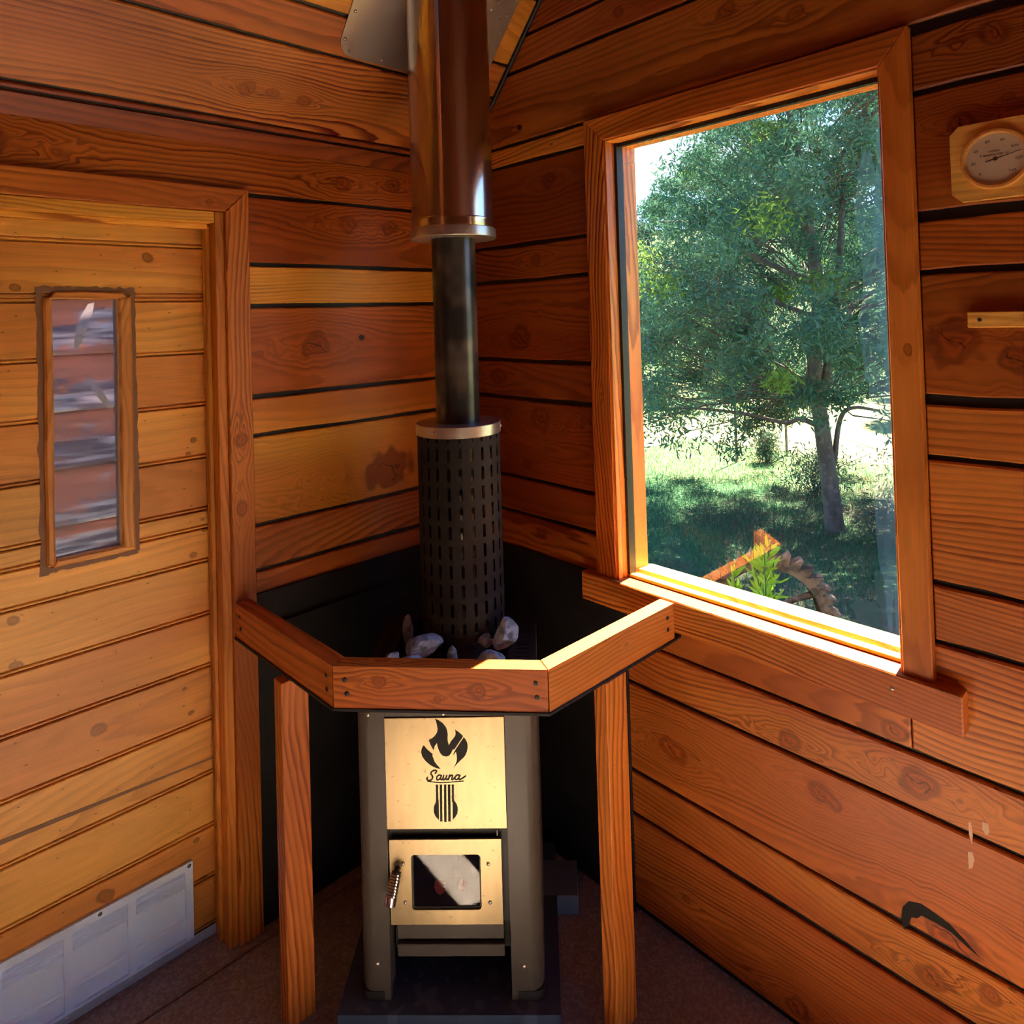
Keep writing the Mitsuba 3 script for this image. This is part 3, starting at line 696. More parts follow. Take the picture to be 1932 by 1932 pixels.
def inner(p, d0, d1, w):   # offset corner between two edges of unit directions d0, d1 to the left
    n0, n1 = np.array([-d0[1], d0[0]]), np.array([-d1[1], d1[0]])
    return p + w * (n0 + n1) / (1 + n0 @ n1)


un = lambda a: a / np.linalg.norm(a)
e0, e1, e2 = un(A - B), un(B - Cc), un(Cc - D)        # anticlockwise: D -> C -> B -> A, inside is to the left
W_ = 0.041
Ai, Bi, Ci, Di = A + W_ * np.array([-1, 0]), inner(B, e1, e0, W_), inner(Cc, e2, e1, W_), D + W_ * np.array([-e2[1], e2[0]])
for (P, Q, Qi, Pi), tone, kn in (((B, A, Ai, Bi), 'orange', [(.25, .05, .006)]), ((Cc, B, Bi, Ci), 'red', [(.10, .055, .018), (.30, .04, .02), (.22, .02, .010)]), ((D, Cc, Ci, Di), 'red', ())):
    U = un(Q - P); N = np.array([U[1], -U[0]])        # outward
    loc = [((x - P) @ U, (x - P) @ N) for x in (P, Q, Qi, Pi)]
    m = extr(Polygon(loc).buffer(-0.0012, join_style=2), RZ1 - RZ0)          # (u, w, v)
    m.apply_transform(np.array([[1, 0, 0, 0], [0, 0, 1, 0], [0, 1, 0, 0], [0, 0, 0, 1.0]])); m.invert()
    wood(r_ + '__rim_board', m, frame([P[0], P[1], RZ0], [U[0], U[1], 0], Z, [N[0], N[1], 0]), tone, knots=kn, second='orange' if tone == 'red' else 'pine', t=0.35)
    Ln = np.linalg.norm(Q - P)
    for du in ((0.026, 0.030) if tone != 'orange' else (Ln - 0.028,), (Ln - 0.026, Ln - 0.024) if tone != 'orange' else ()):
        for k, u in enumerate(du if len(du) > 1 else (du * 2 if du else ())):
            if not du:
                continue
            p = P + U * u
            screw(p[0] + N[0] * -0.0005, p[1] + N[1] * -0.0005, RZ0 + (0.058, 0.030)[k], [N[0], N[1], 0], 0.0050, 'steel_black', r_ + '__screw', 0.25)
for x0, x1, y0, y1, t in ((0.795, 0.832, -0.292, -0.222, 'red'), (0.270, 0.308, -0.792, -0.727, 'red')):
    wood(r_ + '__post', bx(0, 0.764, 0, x1 - x0, 0, y1 - y0, 0.0015), frame([x1, y1, 0.0], Z, -X, -Y), t, second='orange', t=0.45, freq=75, dz=0.03)
n45, t45 = np.array([1, -1]) / 2 ** .5, np.array([1, 1]) / 2 ** .5
ST = lambda s, t: s * n45 + t * t45
tray_in = Polygon([(.010, -.010)] + [tuple(x) for x in (Di + [0, .004], Ci + [.002, .004], Bi + [-.006, .002], (Ai[0] - .005, -.010))])
tray = Polygon([A + [.002, 0], B + [.002, -.0005], Cc + [0, -.0015], D + [-.0, -.002], (.010, -.783), (.010, -.010), (.838, -.010)]).difference(tray_in.buffer(0))
put(r_ + '__foil_edge', mikit.ply(moved(extr(tray, 0.0052), frame([0, 0, 0.7705], X, Y, Z)), 'sheet'), label='black foil edge under the rim')

# ------------------------------------------------------------------ the stove: local x to the right, y to the back, z up
S = np.eye(4); S[:3, 0] = [t45[0], t45[1], 0]; S[:3, 1] = [-n45[0], -n45[1], 0]
SF = -0.757     # y of the front face
stove = thing('sauna_stove', 'black and stainless wood-fired sauna stove with a small glass door', 'stove')
sput = lambda name, m, bs, smooth=False, **k: put(stove + '__' + name, mikit.ply(moved(m, S), bs, smooth=smooth), **k)
xl, xr, yb = -0.184, 0.227, -0.385
ztop = 0.742


def rrect(x0, y0, x1, y1, r):
    return sbox(x0 + r, y0 + r, x1 - r, y1 - r).buffer(r, quad_segs=6)


outer = rrect(xl, SF, xr, yb, 0.030)
shell = outer.difference(rrect(xl + 0.004, SF + 0.004, xr - 0.004, yb - 0.004, 0.027)).difference(sbox(-0.117, SF - 0.1, 0.1545, SF + 0.03))
sput('casing', moved(extr(shell, ztop - 0.05), frame([0, 0, 0.05], X, Y, Z)), 'steel_dark', 35)
cols = unary_union([outer.intersection(sbox(xl, SF, -0.117, SF + 0.05)), outer.intersection(sbox(0.1545, SF, xr, SF + 0.05))]).difference(rrect(xl + .004, SF + .004, -0.119, SF + 0.2, 0.01)).difference(rrect(0.1565, SF + .004, xr - .004, SF + 0.2, 0.01))
sput('front_column', moved(extr(cols, ztop - 0.05), frame([0, 0, 0.05], X, Y, Z)), 'steel_dark', 35)
sput('top_rail', bx(-0.117, 0.1545, SF + 0.0006, SF + 0.03, 0.6748, ztop, 0.001), 'steel_dark')
for x0, x1 in ((xl - 0.001, -0.1165), (0.154, xr + 0.001)):
    sput('foot', moved(extr(rrect(x0, SF - 0.001, x1, SF + 0.06, 0.02), 0.020), frame([0, 0, 0.0495], X, Y, Z)), 'steel_black')
# fire box with an opening behind the door
fx0, fx1, fz0, fz1 = -0.066, 0.091, 0.2415, 0.364
fy = SF + 0.026
win = rrect(fx0, fz0, fx1, fz1, 0.008)
FZX = lambda y: frame([0, y, 0], X, Z, -Y)
sput('firebox', cat([moved(extr(sbox(-0.116, 0.205, 0.154, 0.676).difference(win), 0.004), FZX(fy)), bx(-0.116, -0.112, fy, -0.42, 0.205, 0.676), bx(0.150, 0.154, fy, -0.42, 0.205, 0.676),
                     bx(-0.116, 0.154, -0.424, -0.42, 0.205, 0.676), bx(-0.116, 0.154, fy, -0.42, 0.201, 0.205), bx(-0.116, 0.154, fy, -0.42, 0.6, 0.604)]), 'steel_black')
# emblem panel
pan = stove + '__emblem_panel'
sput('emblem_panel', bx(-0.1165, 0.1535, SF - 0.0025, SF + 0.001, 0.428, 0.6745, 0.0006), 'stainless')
ex = lambda q: (-0.1165 + (q[0] - (392 + (q[1] - 150) * 0.017)) / 1042 * 0.270, 0.677 - (q[1] - 148) / 977 * 0.249)
smooth_poly = lambda pts: Polygon([ex(q) for q in pts]).buffer(0)


def curve_poly(segs):
    out = []
    for s in segs:
        out += [tuple(x) for x in (spline(s, 6) if len(s) > 2 else np.array(s, float))][:-1]
    return Polygon([ex(q) for q in out]).buffer(0)


flames = [curve_poly([[(838, 165), (880, 188), (915, 220), (938, 258), (946, 305), (945, 350), (955, 397)], [(955, 397), (972, 365), (998, 335), (1014, 305), (1011, 265)], [(1011, 265), (1045, 288), (1080, 321)],
                      [(1080, 321), (1000, 437)], [(1000, 437), (988, 433)], [(988, 433), (975, 465), (955, 488), (930, 495), (900, 486), (880, 465), (862, 425), (850, 378)], [(850, 378), (832, 405), (822, 442)],
                      [(822, 442), (800, 400), (780, 352)], [(780, 352), (812, 334), (842, 304), (857, 265), (852, 215), (838, 165)]]),
          curve_poly([[(1084, 331), (1105, 358), (1117, 400), (1112, 450), (1090, 495), (1050, 535), (1015, 570), (990, 602)], [(990, 602), (1012, 560), (1024, 515), (1016, 455)], [(1016, 455), (1006, 466), (996, 490)], [(996, 490), (1003, 452), (1084, 331)]]),
          curve_poly([[(735, 395), (762, 427), (792, 456), (813, 472)], [(813, 472), (812, 490), (822, 520), (838, 553), (880, 602)], [(880, 602), (838, 592), (790, 566), (750, 530), (722, 490), (714, 450), (722, 418), (735, 395)]])]
for fpoly in flames:
    put(pan + '__flame', mikit.ply(moved(moved(extr(fpoly, 0.0006), FZX(SF - 0.0024)), S), 'black_print'))
strokes = [[(835, 640), (846, 622), (832, 614), (808, 622), (796, 642), (806, 658), (812, 676), (798, 698), (776, 702), (760, 690), (766, 676)],
           [(886, 662), (868, 655), (850, 670), (846, 690), (858, 698), (876, 684), (887, 660), (880, 688), (890, 697), (905, 680)], [(908, 660), (898, 688), (908, 698), (924, 684), (934, 660), (926, 688), (938, 696), (952, 680)],
           [(958, 658), (948, 696), (958, 672), (974, 658), (984, 664), (976, 690), (986, 697), (1000, 680)], [(1046, 662), (1028, 656), (1010, 670), (1006, 690), (1018, 698), (1036, 684), (1048, 660), (1040, 688), (1052, 695), (1096, 668)]]
let = unary_union([LineString([ex(q) for q in spline(s, 6)]).buffer(0.0016) for k, s in enumerate(strokes)] + [LineString([ex(q) for q in spline([(766, 709), (850, 720), (960, 719), (1078, 710)], 6)]).buffer(0.0009)])
put(pan + '__lettering', mikit.ply(moved(moved(extr(let, 0.0006), FZX(SF - 0.0024)), S), 'black_print'), label='script word Sauna')
circ = Polygon([ex((922 + 105 * math.cos(a), 955 + 107 * math.sin(a))) for a in np.linspace(0, 2 * PI, 48)[:-1]])
E4 = lambda x0, y0, x1, y1: Polygon([ex((x0, y0)), ex((x1, y0)), ex((x1, y1)), ex((x0, y1))])
bars = [unary_union([E4(838, 740, 858, 890), circ.intersection(E4(800, 800, 862, 1100))]), E4(872, 740, 892, 1058), E4(908, 740, 929, 1063), E4(942, 740, 964, 1058), unary_union([E4(976, 740, 995, 890), circ.intersection(E4(982, 800, 1100, 1100))])]
for b in bars:
    put(pan + '__torch_bar', mikit.ply(moved(moved(extr(b, 0.0006), FZX(SF - 0.0024)), S), 'black_print'))
# door
dr_ = stove + '__door'
dplate = sbox(-0.1145, 0.2095, 0.1385, 0.3975).difference(win)
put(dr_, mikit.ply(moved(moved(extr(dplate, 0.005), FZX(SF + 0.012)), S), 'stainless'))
put(dr_ + '__window_frame', mikit.ply(moved(moved(extr(win.buffer(0.0002).difference(win.buffer(-0.0035)), 0.010), FZX(SF + 0.022)), S), 'steel_black'))
g = moved(trimesh.Trimesh([[fx0, SF + .0135, fz0], [fx1, SF + .0135, fz0], [fx1, SF + .0135, fz1], [fx0, SF + .0135, fz1]], [[0, 1, 2], [0, 2, 3]], process=False), S)
put(dr_ + '__glass', mikit.ply(g, 'stove_glass'))


def local_ball(x, y, z, r, name, bs):
    c = lathe([(0, 0), (r, 0), (r * .9, r * .35), (r * .5, r * .65), (0, r * .72)], 14)
    put(name, mikit.ply(moved(moved(c, frame([x, y, z], X, Z, -Y)), S), bs, smooth=True))


for x, z in ((-0.084, 0.345), (-0.081, 0.259), (0.108, 0.343), (0.110, 0.258)):
    local_ball(x, SF + 0.007, z, 0.0042, dr_ + '__bolt', 'screw')
hm = cat([cyl((-0.096, SF + 0.008, 0.335), (-0.099, SF - 0.012, 0.332), 0.006)])
put(dr_ + '__handle', mikit.ply(moved(cat([hm, cyl((-0.096, SF - 0.010, 0.340), (-0.1045, SF - 0.030, 0.2965), 0.0105, 0.0105, 24)]), S), 'steel_black', smooth=35))
put(dr_ + '__handle_cap', mikit.ply(moved(cat([cyl((-0.1035, SF - 0.0276, 0.302), (-0.106, SF - 0.034, 0.287), 0.0135, 0.0125, 24)]), S), 'chrome', smooth=35))
put(dr_ + '__handle_coil', mikit.ply(moved(cat([cyl((-0.096 - 0.0075 * q, SF - 0.011 - 0.0175 * q, 0.3375 - 0.037 * q), (-0.0965 - 0.0075 * q, SF - 0.0125 - 0.0175 * q, 0.3345 - 0.037 * q), 0.0118, 0.0118, 20) for q in np.linspace(0, .9, 8)]), S), 'chrome', smooth=35))
for x, z in ((-0.154, 0.6815), (0.0165, 0.682), (0.187, 0.681)):
    local_ball(x, SF + 0.0, z, 0.0052, stove + '__screw', 'screw')
for x, z in ((-0.146, 0.131), (0.1825, 0.124)):
    local_ball(x, SF + 0.0, z, 0.0052, stove + '__screw', 'screw')
sput('ash_drawer', bx(-0.104, 0.139, SF + 0.020, SF + 0.12, 0.1655, 0.2035, 0.0015), 'steel_dark')
sput('lower_rail', bx(-0.104, 0.139, SF + 0.018, SF + 0.03, 0.128, 0.1555, 0.0015), 'steel_dark')
sput('ash_box', bx(-0.113, 0.150, SF + 0.045, -0.42, 0.127, 0.2), 'steel_black')
sput('hinge_pin', cyl((0.130, SF + 0.013, 0.402), (0.130, SF + 0.013, 0.414), 0.0022, n=10), 'screw')
# embers behind the glass
for k, (x, z, r) in enumerate(((-0.012, 0.262, 0.013), (0.040, 0.266, 0.011))):
    m = trimesh.creation.icosphere(2, r); m.vertices *= 1 + 1.1 * (meshkit.noise(m.vertices * 130 + k) - .5)[:, None]; m.apply_translation((x, SF + 0.07, z - 0.02))
    put(stove + '__ember', {**mikit.ply(moved(m, S), 'ember', smooth=True), 'emitter': {'type': 'area', 'radiance': rgb(0.010, 0.0008, 0.0003)}}, label='glowing red ember')
# slotted top with a basket for the stones
top = rrect(xl, SF, xr, yb, 0.030).difference(rrect(-0.125, SF + 0.02, 0.158, yb - 0.035, 0.01))
slots = [LineString([(x0, y), (x1, y)]).buffer(0.0028) for y in np.linspace(SF + 0.045, yb - 0.045, 15) for x0, x1 in ((-0.160, -0.145), (0.180, 0.208))]
slots += [LineString([(x, yb - 0.028), (x, yb - 0.012)]).buffer(0.0028) for x in np.linspace(-0.10, 0.13, 11)]
top = top.difference(unary_union(slots))
sput('slotted_top', moved(extr(top, 0.003), frame([0, 0, ztop], X, Y, Z)), 'guard_black')
sput('stone_basket', cat([bx(-0.127, 0.160, SF + 0.018, yb - 0.033, 0.672, 0.675), bx(-0.127, -0.125, SF + .018, yb - .033, .672, ztop), bx(.158, .160, SF + .018, yb - .033, .672, ztop), bx(-.125, .158, SF + .018, SF + .02, .672, ztop), bx(-.125, .158, yb - .035, yb - .033, .672, ztop)]), 'steel_black')

# stones
def rock(seed, dims, pt=(0, 0, 0), rot=0.0):
    r = np.random.default_rng(seed)
    m = trimesh.creation.icosphere(3)
    v = m.vertices
    for _ in range(11):
        n = un(r.normal(size=3)); d = r.uniform(.50, .85)
        k = np.maximum(v @ n - d, 0); v = v - k[:, None] * n
    v = v / np.abs(v).max(0)
    v *= 1 + 0.16 * (meshkit.fbm(v * 3.2 + seed, 3, seed) - .5)[:, None]
    v = v * np.array(dims) / 2
    c, s = math.cos(rot), math.sin(rot)
    v = v @ np.array([[c, -s, 0], [s, c, 0], [0, 0, 1]]).T
    return trimesh.Trimesh(v + np.array(pt), m.faces, process=False)


STN = [  # local x, s, z centre, dims, rotation, label
    (-0.044, .628, .772, (.094, .070, .062), .25, 'long blue-grey split stone left of the perforated guard'),
    (0.152, .600, .782, (.070, .060, .088), .3, 'large rough pale stone right of the perforated guard'),
    (-0.098, .555, .778, (.028, .024, .085), .2, 'thin upright stone shard behind the long stone'),
    (-0.112, .672, .760, (.044, .05, .045), .1, 'low flat stone leftmost in front of the long stone'),
    (-0.068, .678, .757, (.055, .05, .048), .5, 'low stone in front of the long stone, behind the rim'),
    (0.029, .655, .757, (.028, .035, .055), .3, 'small pointed stone in front of the steel pipe collar'),
    (0.128, .662, .748, (.085, .06, .058), .2, 'broad pale stone at the foot of the large rough stone'),
    (0.104, .602, .772, (.034, .03, .035), .9, 'small dark stone tucked between guard and large rough stone'),
    (-0.010, .680, .748, (.03, .04, .05), .9, 'small stone chip below the right end of the long stone'),
    (0.068, .690, .744, (.04, .04, .05), .4, 'little stone chip below the right end of the pipe collar'),
    (-0.02, .47, .73, (.10, .08, .09), .2, 'stone deep in the basket behind the guard')]
for k, (x, s, z, d, ro, lb) in enumerate(STN):
    put('sauna_stone', mikit.ply(moved(rock(k + 20, d, (x, -s, z), ro), S), 'rock_mat'), lb, 'stone', 'stones on top of the stove')

# ------------------------------------------------------------------ flue with its perforated guard
FX, FY = 0.382, -0.327
FT = frame([FX, FY, 0], [t45[0], t45[1], 0], [-n45[0], -n45[1], 0], Z)
fl = thing('flue_pipe', 'dark inner flue pipe rising from the stove into a wide stainless outer flue', 'flue')
put(fl + '__inner_pipe', mikit.ply(moved(lathe([(.0555, .70), (.0575, .70), (.0575, 1.83), (.0555, 1.83), (.0555, .70)]), FT), 'pipe_steel', smooth=40))
put(fl + '__base_collar', mikit.ply(moved(lathe([(.058, .737), (.0635, .745), (.064, .746), (.064, .764), (.0635, .766), (.058, .766), (.058, .737)]), FT), 'ring_steel', smooth=40))
of = moved(lathe([(.100, 1.785), (.1075, 1.80), (.1075, 1.822), (.1088, 1.824), (.1088, 1.828), (.1075, 1.830), (.1075, 3.0), (.105, 3.0), (.105, 1.80), (.100, 1.785)], 72), FT)
of = trimesh.intersections.slice_mesh_plane(of, NI, np.array([0, 0, 2.04]) + NI * 0.001)
put(fl + '__outer_flue', mikit.ply(of, 'flue_steel', smooth=40))
put(fl + '__end_ring', mikit.ply(moved(lathe([(.0578, 1.779), (.1125, 1.779), (.114, 1.781), (.114, 1.803), (.1125, 1.805), (.1078, 1.805), (.1078, 1.785), (.0578, 1.785), (.0578, 1.779)], 72), FT), 'ring_steel', smooth=40))
gd = thing('perforated_pipe_guard', 'black perforated steel guard with rows of slots around the flue pipe', 'pipe guard')
GR, gz0, gz1 = 0.1085, 0.766, 1.283
NC, NRW = 23, 11
flat = m3.CrossSection([[(0, 0), (2 * PI * GR, 0), (2 * PI * GR, gz1 - gz0), (0, gz1 - gz0)]])
sl = []
for c in range(NC):
    for r in range(NRW):
        xc, zc = (c + .5) * 2 * PI * GR / NC, 0.012 + (r + .42) * 0.0478
        s_ = LineString([(xc, zc - .0125), (xc, zc + .0125)]).buffer(0.0042, quad_segs=4)
        sl.append(np.array(s_.exterior.coords)[:-1][::-1])
flat = flat - m3.CrossSection([x.tolist() for x in sl], m3.FillRule.NonZero)
gm = tm(m3.Manifold.extrude(flat, 0.0018).refine_to_length(0.012))
a = gm.vertices[:, 0] / GR + math.radians(-90 + 7.7 + 7.8)
rr = GR - 0.0018 + gm.vertices[:, 2]
gm = trimesh.Trimesh(np.stack([rr * np.cos(a), rr * np.sin(a), gz0 + gm.vertices[:, 1]], 1), gm.faces, process=False)
put(gd + '__slotted_tube', mikit.ply(moved(gm, FT), 'guard_black', smooth=40))
put(gd + '__top_ring', mikit.ply(moved(lathe([(.0582, 1.299), (.110, 1.299), (.1115, 1.2975), (.1115, 1.2715), (.1105, 1.2705), (.1095, 1.2705), (.1095, 1.292), (.0582, 1.294), (.0582, 1.299)], 72), FT), 'ring_steel', smooth=40))
for ang in (-115, -3):
    an = math.radians(ang)
    nn = FT[:3, :3] @ np.array([math.cos(an), math.sin(an), 0]); p = np.array([FX, FY, 1.286]) + nn * 0.111
    screw(p[0], p[1], p[2], nn, 0.0038, 'screw', gd + '__bolt', 0.8)

# ------------------------------------------------------------------ steel plate on the ceiling round the flue
cp = thing('ceiling_flashing_plate', 'grey steel plate with rounded corners screwed to the sloping ceiling around the flue', 'plate')
PY0, PY1, PA0, PA1 = -0.562, -0.075, 0.312, 0.95
pp = rrect(PY0 + 2.6, PA0, PY1 + 2.6, PA1, 0.045)
cx_, ca_ = FY + 2.6, (FX * 1.0) / math.cos(TH)
pp = pp.difference(shapely.affinity.scale(Point(cx_, ca_).buffer(0.112, quad_segs=16), 1.0, 1 / math.cos(TH)))
put(cp + '__sheet', mikit.ply(moved(extr(pp, 0.003), FC(0, 0.0005)), 'plate_steel'))
FP = FC(0, 0.0035)
for y, a_ in ((-.548, .43), (-.551, .355), (-.53, .327), (-.43, .327), (-.33, .327), (-.548, .53), (-.12, .42), (-.093, .50), (-.095, .55), (-.115, .53), (-.14, .575), (-.155, .55), (-.085, .60), (-.10, .34)):
    p = FP @ np.array([y + 2.6, a_, 0, 1])
    screw(p[0], p[1], p[2], NI, 0.0045, 'screw', cp + '__screw', 0.7)

# ------------------------------------------------------------------ hearth slab and paver
sb = extr(Polygon([(-0.230, -0.790), (0.2615, -0.790), (0.2615, -0.30), (-0.230, -0.30)]).buffer(-0.002).buffer(0.002, quad_segs=2), 0.0495)
put('hearth_slab', mikit.ply(moved(sb, S), 'slab_mat'), 'dark blue-grey hearth slab under the stove', 'slab')
c0 = np.array([0.4782, -0.0252, 0.0])
put('concrete_paver', mikit.ply(bx(0.36, 0.487, -0.036 - 0.006, -0.012, 0.0, 0.001) if False else moved(bx(-0.12, 0, 0, 0.16, 0.0003, 0.0497, 0.002), frame([0.483, -0.032, 0], un(np.array([0.70, -0.72, 0.0])) * -1, un(np.array([-0.72, -0.70, 0.0])), Z)), 'paver_mat'), 'small grey concrete paver behind the right side of the stove', 'paver')

# ------------------------------------------------------------------ thermometer and the rail under it
t_ = thing('sauna_thermometer', 'pale pine sauna thermometer with a round dial right of the window', 'thermometer')
tc = np.array([1.527, 1.8205])
body = Polygon([(-.070, -.054), (-.055, -.069), (.055, -.069), (.070, -.054), (.070, .054), (.055, .069), (-.055, .069), (-.070, .054)]).buffer(0.0)
tb = extr(body.buffer(-.001), 0.022)
wood(t_ + '__body', tb, FR(tc[0], tc[1], 0.001), 'pale', v0=-0.2, st=0.7)
bz = lathe([(.0445, 0), (.053, 0), (.053, .005), (.051, .0085), (.047, .0085), (.0445, .004), (.0445, 0)], 48)
FTm = FR(tc[0], tc[1], 0.0231)
wood(t_ + '__bezel', bz, FTm, 'pale', st=0.2)
dl = t_ + '__dial'
put(dl, mikit.ply(moved(lathe([(0, .0002), (.0446, .0002), (.0446, .0022), (0, .0022)], 40), FTm), 'dial_paper'))
FTd = frame(FTm[:3, 3] + np.array([0, -0.0023, 0]), X, Z, -Y)
for k, num in enumerate(('0', '20', '40', '60', '80', '100', '120', '140')):
    an = math.radians(225 - k * 270 / 7)
    tx = meshkit.text_mesh(num, 0.0042, 0.0003, True); tx.apply_translation((-tx.bounds.mean(0) * [1, 1, 0])); tx.apply_translation((.0335 * math.cos(an), .0335 * math.sin(an), 0))
    put(dl + '__numeral', mikit.ply(moved(tx, FTd), 'dial_ink'))
for wd, zz, hh in (('SAUNA', .0140, .0036), ('THERMOMETER  \u00b0C', .0075, .0033)):
    tx = meshkit.text_mesh(wd, hh, 0.0003, True); tx.apply_translation((-tx.bounds.mean(0) * [1, 1, 0])); tx.apply_translation((-.002, zz, 0))
    put(dl + '__lettering', mikit.ply(moved(tx, FTd), 'dial_ink'))
nd = cat([extr(Polygon([(-.015, -.0012), (.040, -.0003), (.040, .0003), (-.015, .0012)]), .0006), lathe([(0, 0), (.0036, 0), (.0036, .0012), (0, .0016)], 16)])
nd.apply_transform(trimesh.transformations.rotation_matrix(math.radians(13), Z)); nd.apply_translation((0, 0, .0008))
put(t_ + '__needle', mikit.ply(moved(nd, FTd), 'dial_ink'))
b_ = thing('wall_rail', 'pale wooden batten screwed level to the wall below the thermometer', 'batten')
wood(b_ + '__batten', bx(0, 0.9, 0, 0.028, 0, 0.022, 0.0015), FR(1.4735, 1.526, 0.0003), 'pale', v0=-0.1)
screw(1.4925, -0.0225, 1.540, -Y, 0.0035, 'screw_dark', b_ + '__screw')

# ------------------------------------------------------------------ outside
def ground_z(x, y):
    r = np.maximum(0, y - 0.25 * x - 8.5)
    return -0.15 + 0.045 * r + 0.004 * r ** 2 * (r < 40) + 0.05 * (meshkit.noise(np.stack([x * .5, y * .5, x * 0], -1)) - .5) * np.clip((y - 2) / 3, 0, 1)


gx, gy = np.meshgrid(np.concatenate([np.linspace(-60, -8, 22), np.linspace(-7, 6, 54), np.linspace(7, 40, 16)]), np.concatenate([np.linspace(-12, -1, 8), np.linspace(0.116, 12, 60), np.linspace(13, 70, 28)]))
gv = np.stack([gx, gy, ground_z(gx, gy)], -1).reshape(-1, 3)
gv[:, 2] = np.where(gv[:, 1] < 0.1, -0.16, gv[:, 2])
nx = gx.shape[1]
ii, jj = np.meshgrid(np.arange(gx.shape[0] - 1), np.arange(nx - 1), indexing='ij')
q = np.stack([ii * nx + jj, ii * nx + jj + 1, (ii + 1) * nx + jj + 1, (ii + 1) * nx + jj], -1).reshape(-1, 4)
put('ground', mikit.ply((gv, q), 'lawn_mat', smooth=True), kind='structure')


def leaf_mesh(P, size, rng, ratio=0.22, droop=0.25):
    n = len(P)
    d = rng.normal(size=(n, 3)); d[:, 2] -= droop; d /= np.linalg.norm(d, axis=1, keepdims=True)
    s = np.cross(d, rng.normal(size=(n, 3))); s /= np.linalg.norm(s, axis=1, keepdims=True)
    L = (size * rng.uniform(.7, 1.3, n))[:, None]
    v = np.stack([P, P + d * L * .45 + s * L * ratio * .5, P + d * L, P + d * L * .5 - s * L * ratio * .5], 1).reshape(-1, 3)
    o = np.arange(n)[:, None] * 4
    f = np.concatenate([o + [0, 1, 2], o + [0, 2, 3]])
    return v, f


def clumps(cs, rad, per, rng, flat=0.7):
    n = len(cs)
    off = rng.normal(size=(n, per, 3)); off /= np.linalg.norm(off, axis=2, keepdims=True)
    off *= (rng.random((n, per, 1)) ** (1 / 2.2)) * np.asarray(rad).reshape(-1, 1, 1)
    off[..., 2] *= flat
    return (np.asarray(cs)[:, None] + off).reshape(-1, 3)


# the leafy tree in front of the window
tr = thing('wattle_tree', 'leafy blue-green tree with a bare dark trunk standing on the lawn outside the window', 'tree')
trunk = spline([(-.405, 3.97, -.22), (-.415, 3.949, -.10), (-.425, 3.93, .15), (-.442, 3.91, .40), (-.467, 3.87, .80), (-.489, 3.84, .96), (-.462, 3.857, 1.33), (-.437, 3.87, 1.65), (-.454, 3.847, 1.98), (-.473, 3.82, 2.23), (-.49, 3.79, 2.56), (-.54, 3.73, 3.05), (-.60, 3.7, 3.7)], 5)
rad = np.interp(trunk[:, 2], [-.22, -.1, .3, .8, 1.7, 2.4, 3.7], [.085, .070, .062, .056, .050, .036, .014])
put(tr + '__trunk', mikit.ply(tube(trunk, rad, 14), 'bark', smooth=True))
rng = np.random.default_rng(12)


def limb(pts, r0, r1):
    p = spline(pts, 5); put(tr + '__branch', mikit.ply(tube(p, np.linspace(r0, r1, len(p)), 8), 'bark', smooth=True))


limb([(-.405, 3.955, .35), (-.357, 3.986, .70), (-.284, 4.06, .79), (-.144, 4.21, .76)], .022, .010)
limb([(-.475, 3.86, .66), (-.568, 3.763, .715), (-.653, 3.673, .692), (-.875, 3.436, .771), (-1.25, 3.3, .80), (-1.6, 3.4, .75)], .022, .008)
limb([(-.47, 3.86, .78), (-.40, 3.93, 1.15), (-.36, 3.97, 1.5), (-.34, 4.0, 1.75), (-.3, 4.1, 2.6)], .040, .02)
limb([(-.45, 3.86, 1.75), (-.8, 3.5, 2.0), (-1.1, 3.3, 2.25), (-1.4, 3.2, 2.3)], .026, .008)
limb([(-.47, 3.83, 2.2), (-.75, 3.6, 2.6), (-1.0, 3.5, 2.95)], .022, .008)
limb([(-.45, 3.86, 1.5), (-.9, 3.8, 1.65), (-1.4, 3.9, 1.6)], .02, .008)
limb([(-.48, 3.82, 2.3), (-.2, 4.1, 2.9), (.1, 4.4, 3.3)], .022, .008)
limb([(-.47, 3.86, .95), (-.75, 3.55, 1.2), (-1.05, 3.25, 1.3)], .018, .006)
limb([(-.44, 3.9, 1.6), (-.1, 4.3, 1.8), (.3, 4.6, 1.9)], .018, .007)
cs = []
while len(cs) < 1000:
    th, rr_ = rng.uniform(0, 2 * PI), 2.15 * math.sqrt(rng.random())
    x, y = -.62 + rr_ * math.cos(th) * 0.92, 4.35 + rr_ * math.sin(th) * 1.05
    z = rng.uniform(.25, 5.2)
    zt = 5.2 - 0.45 * rr_ ** 1.7
    zl = 0.92 + 0.20 * math.sin(th * 3 + 1) - (0.42 if x < -.95 else 0) + (0.12 if x > -.35 else 0)
    if not zl < z < zt or z > 0.75 + (y - 0.05) * 1.20:
        continue
    if math.hypot(x + .45, y - 3.7) < 0.6 and z < 2.2 and rng.random() < .55:
        continue
    if meshkit.noise(np.array([x * 1.7, y * 1.7, z * 2.1]), 3) < .34:
        continue
    az = math.atan2(CAM[0] - x, y - CAM[1]); el = (z + .15 - CAM[2]) / math.hypot(CAM[0] - x, y - CAM[1])
    if el > .165 + (.635 - az) * 1.25:      # the crown's left shoulder falls away, sky beside it
        continue
    cs.append((x, y, z))
cs = np.array(cs)
scene['leaf_lit'] = {'type': 'principledthin', 'base_color': rgb(0.16, 0.28, 0.06), 'roughness': 0.5, 'diff_trans': 0.8, 'eta': 1.4}  # lit copy of leaf, sunlight painted into the clump colour
lit_clump = rng.random(len(cs)) < 0.06
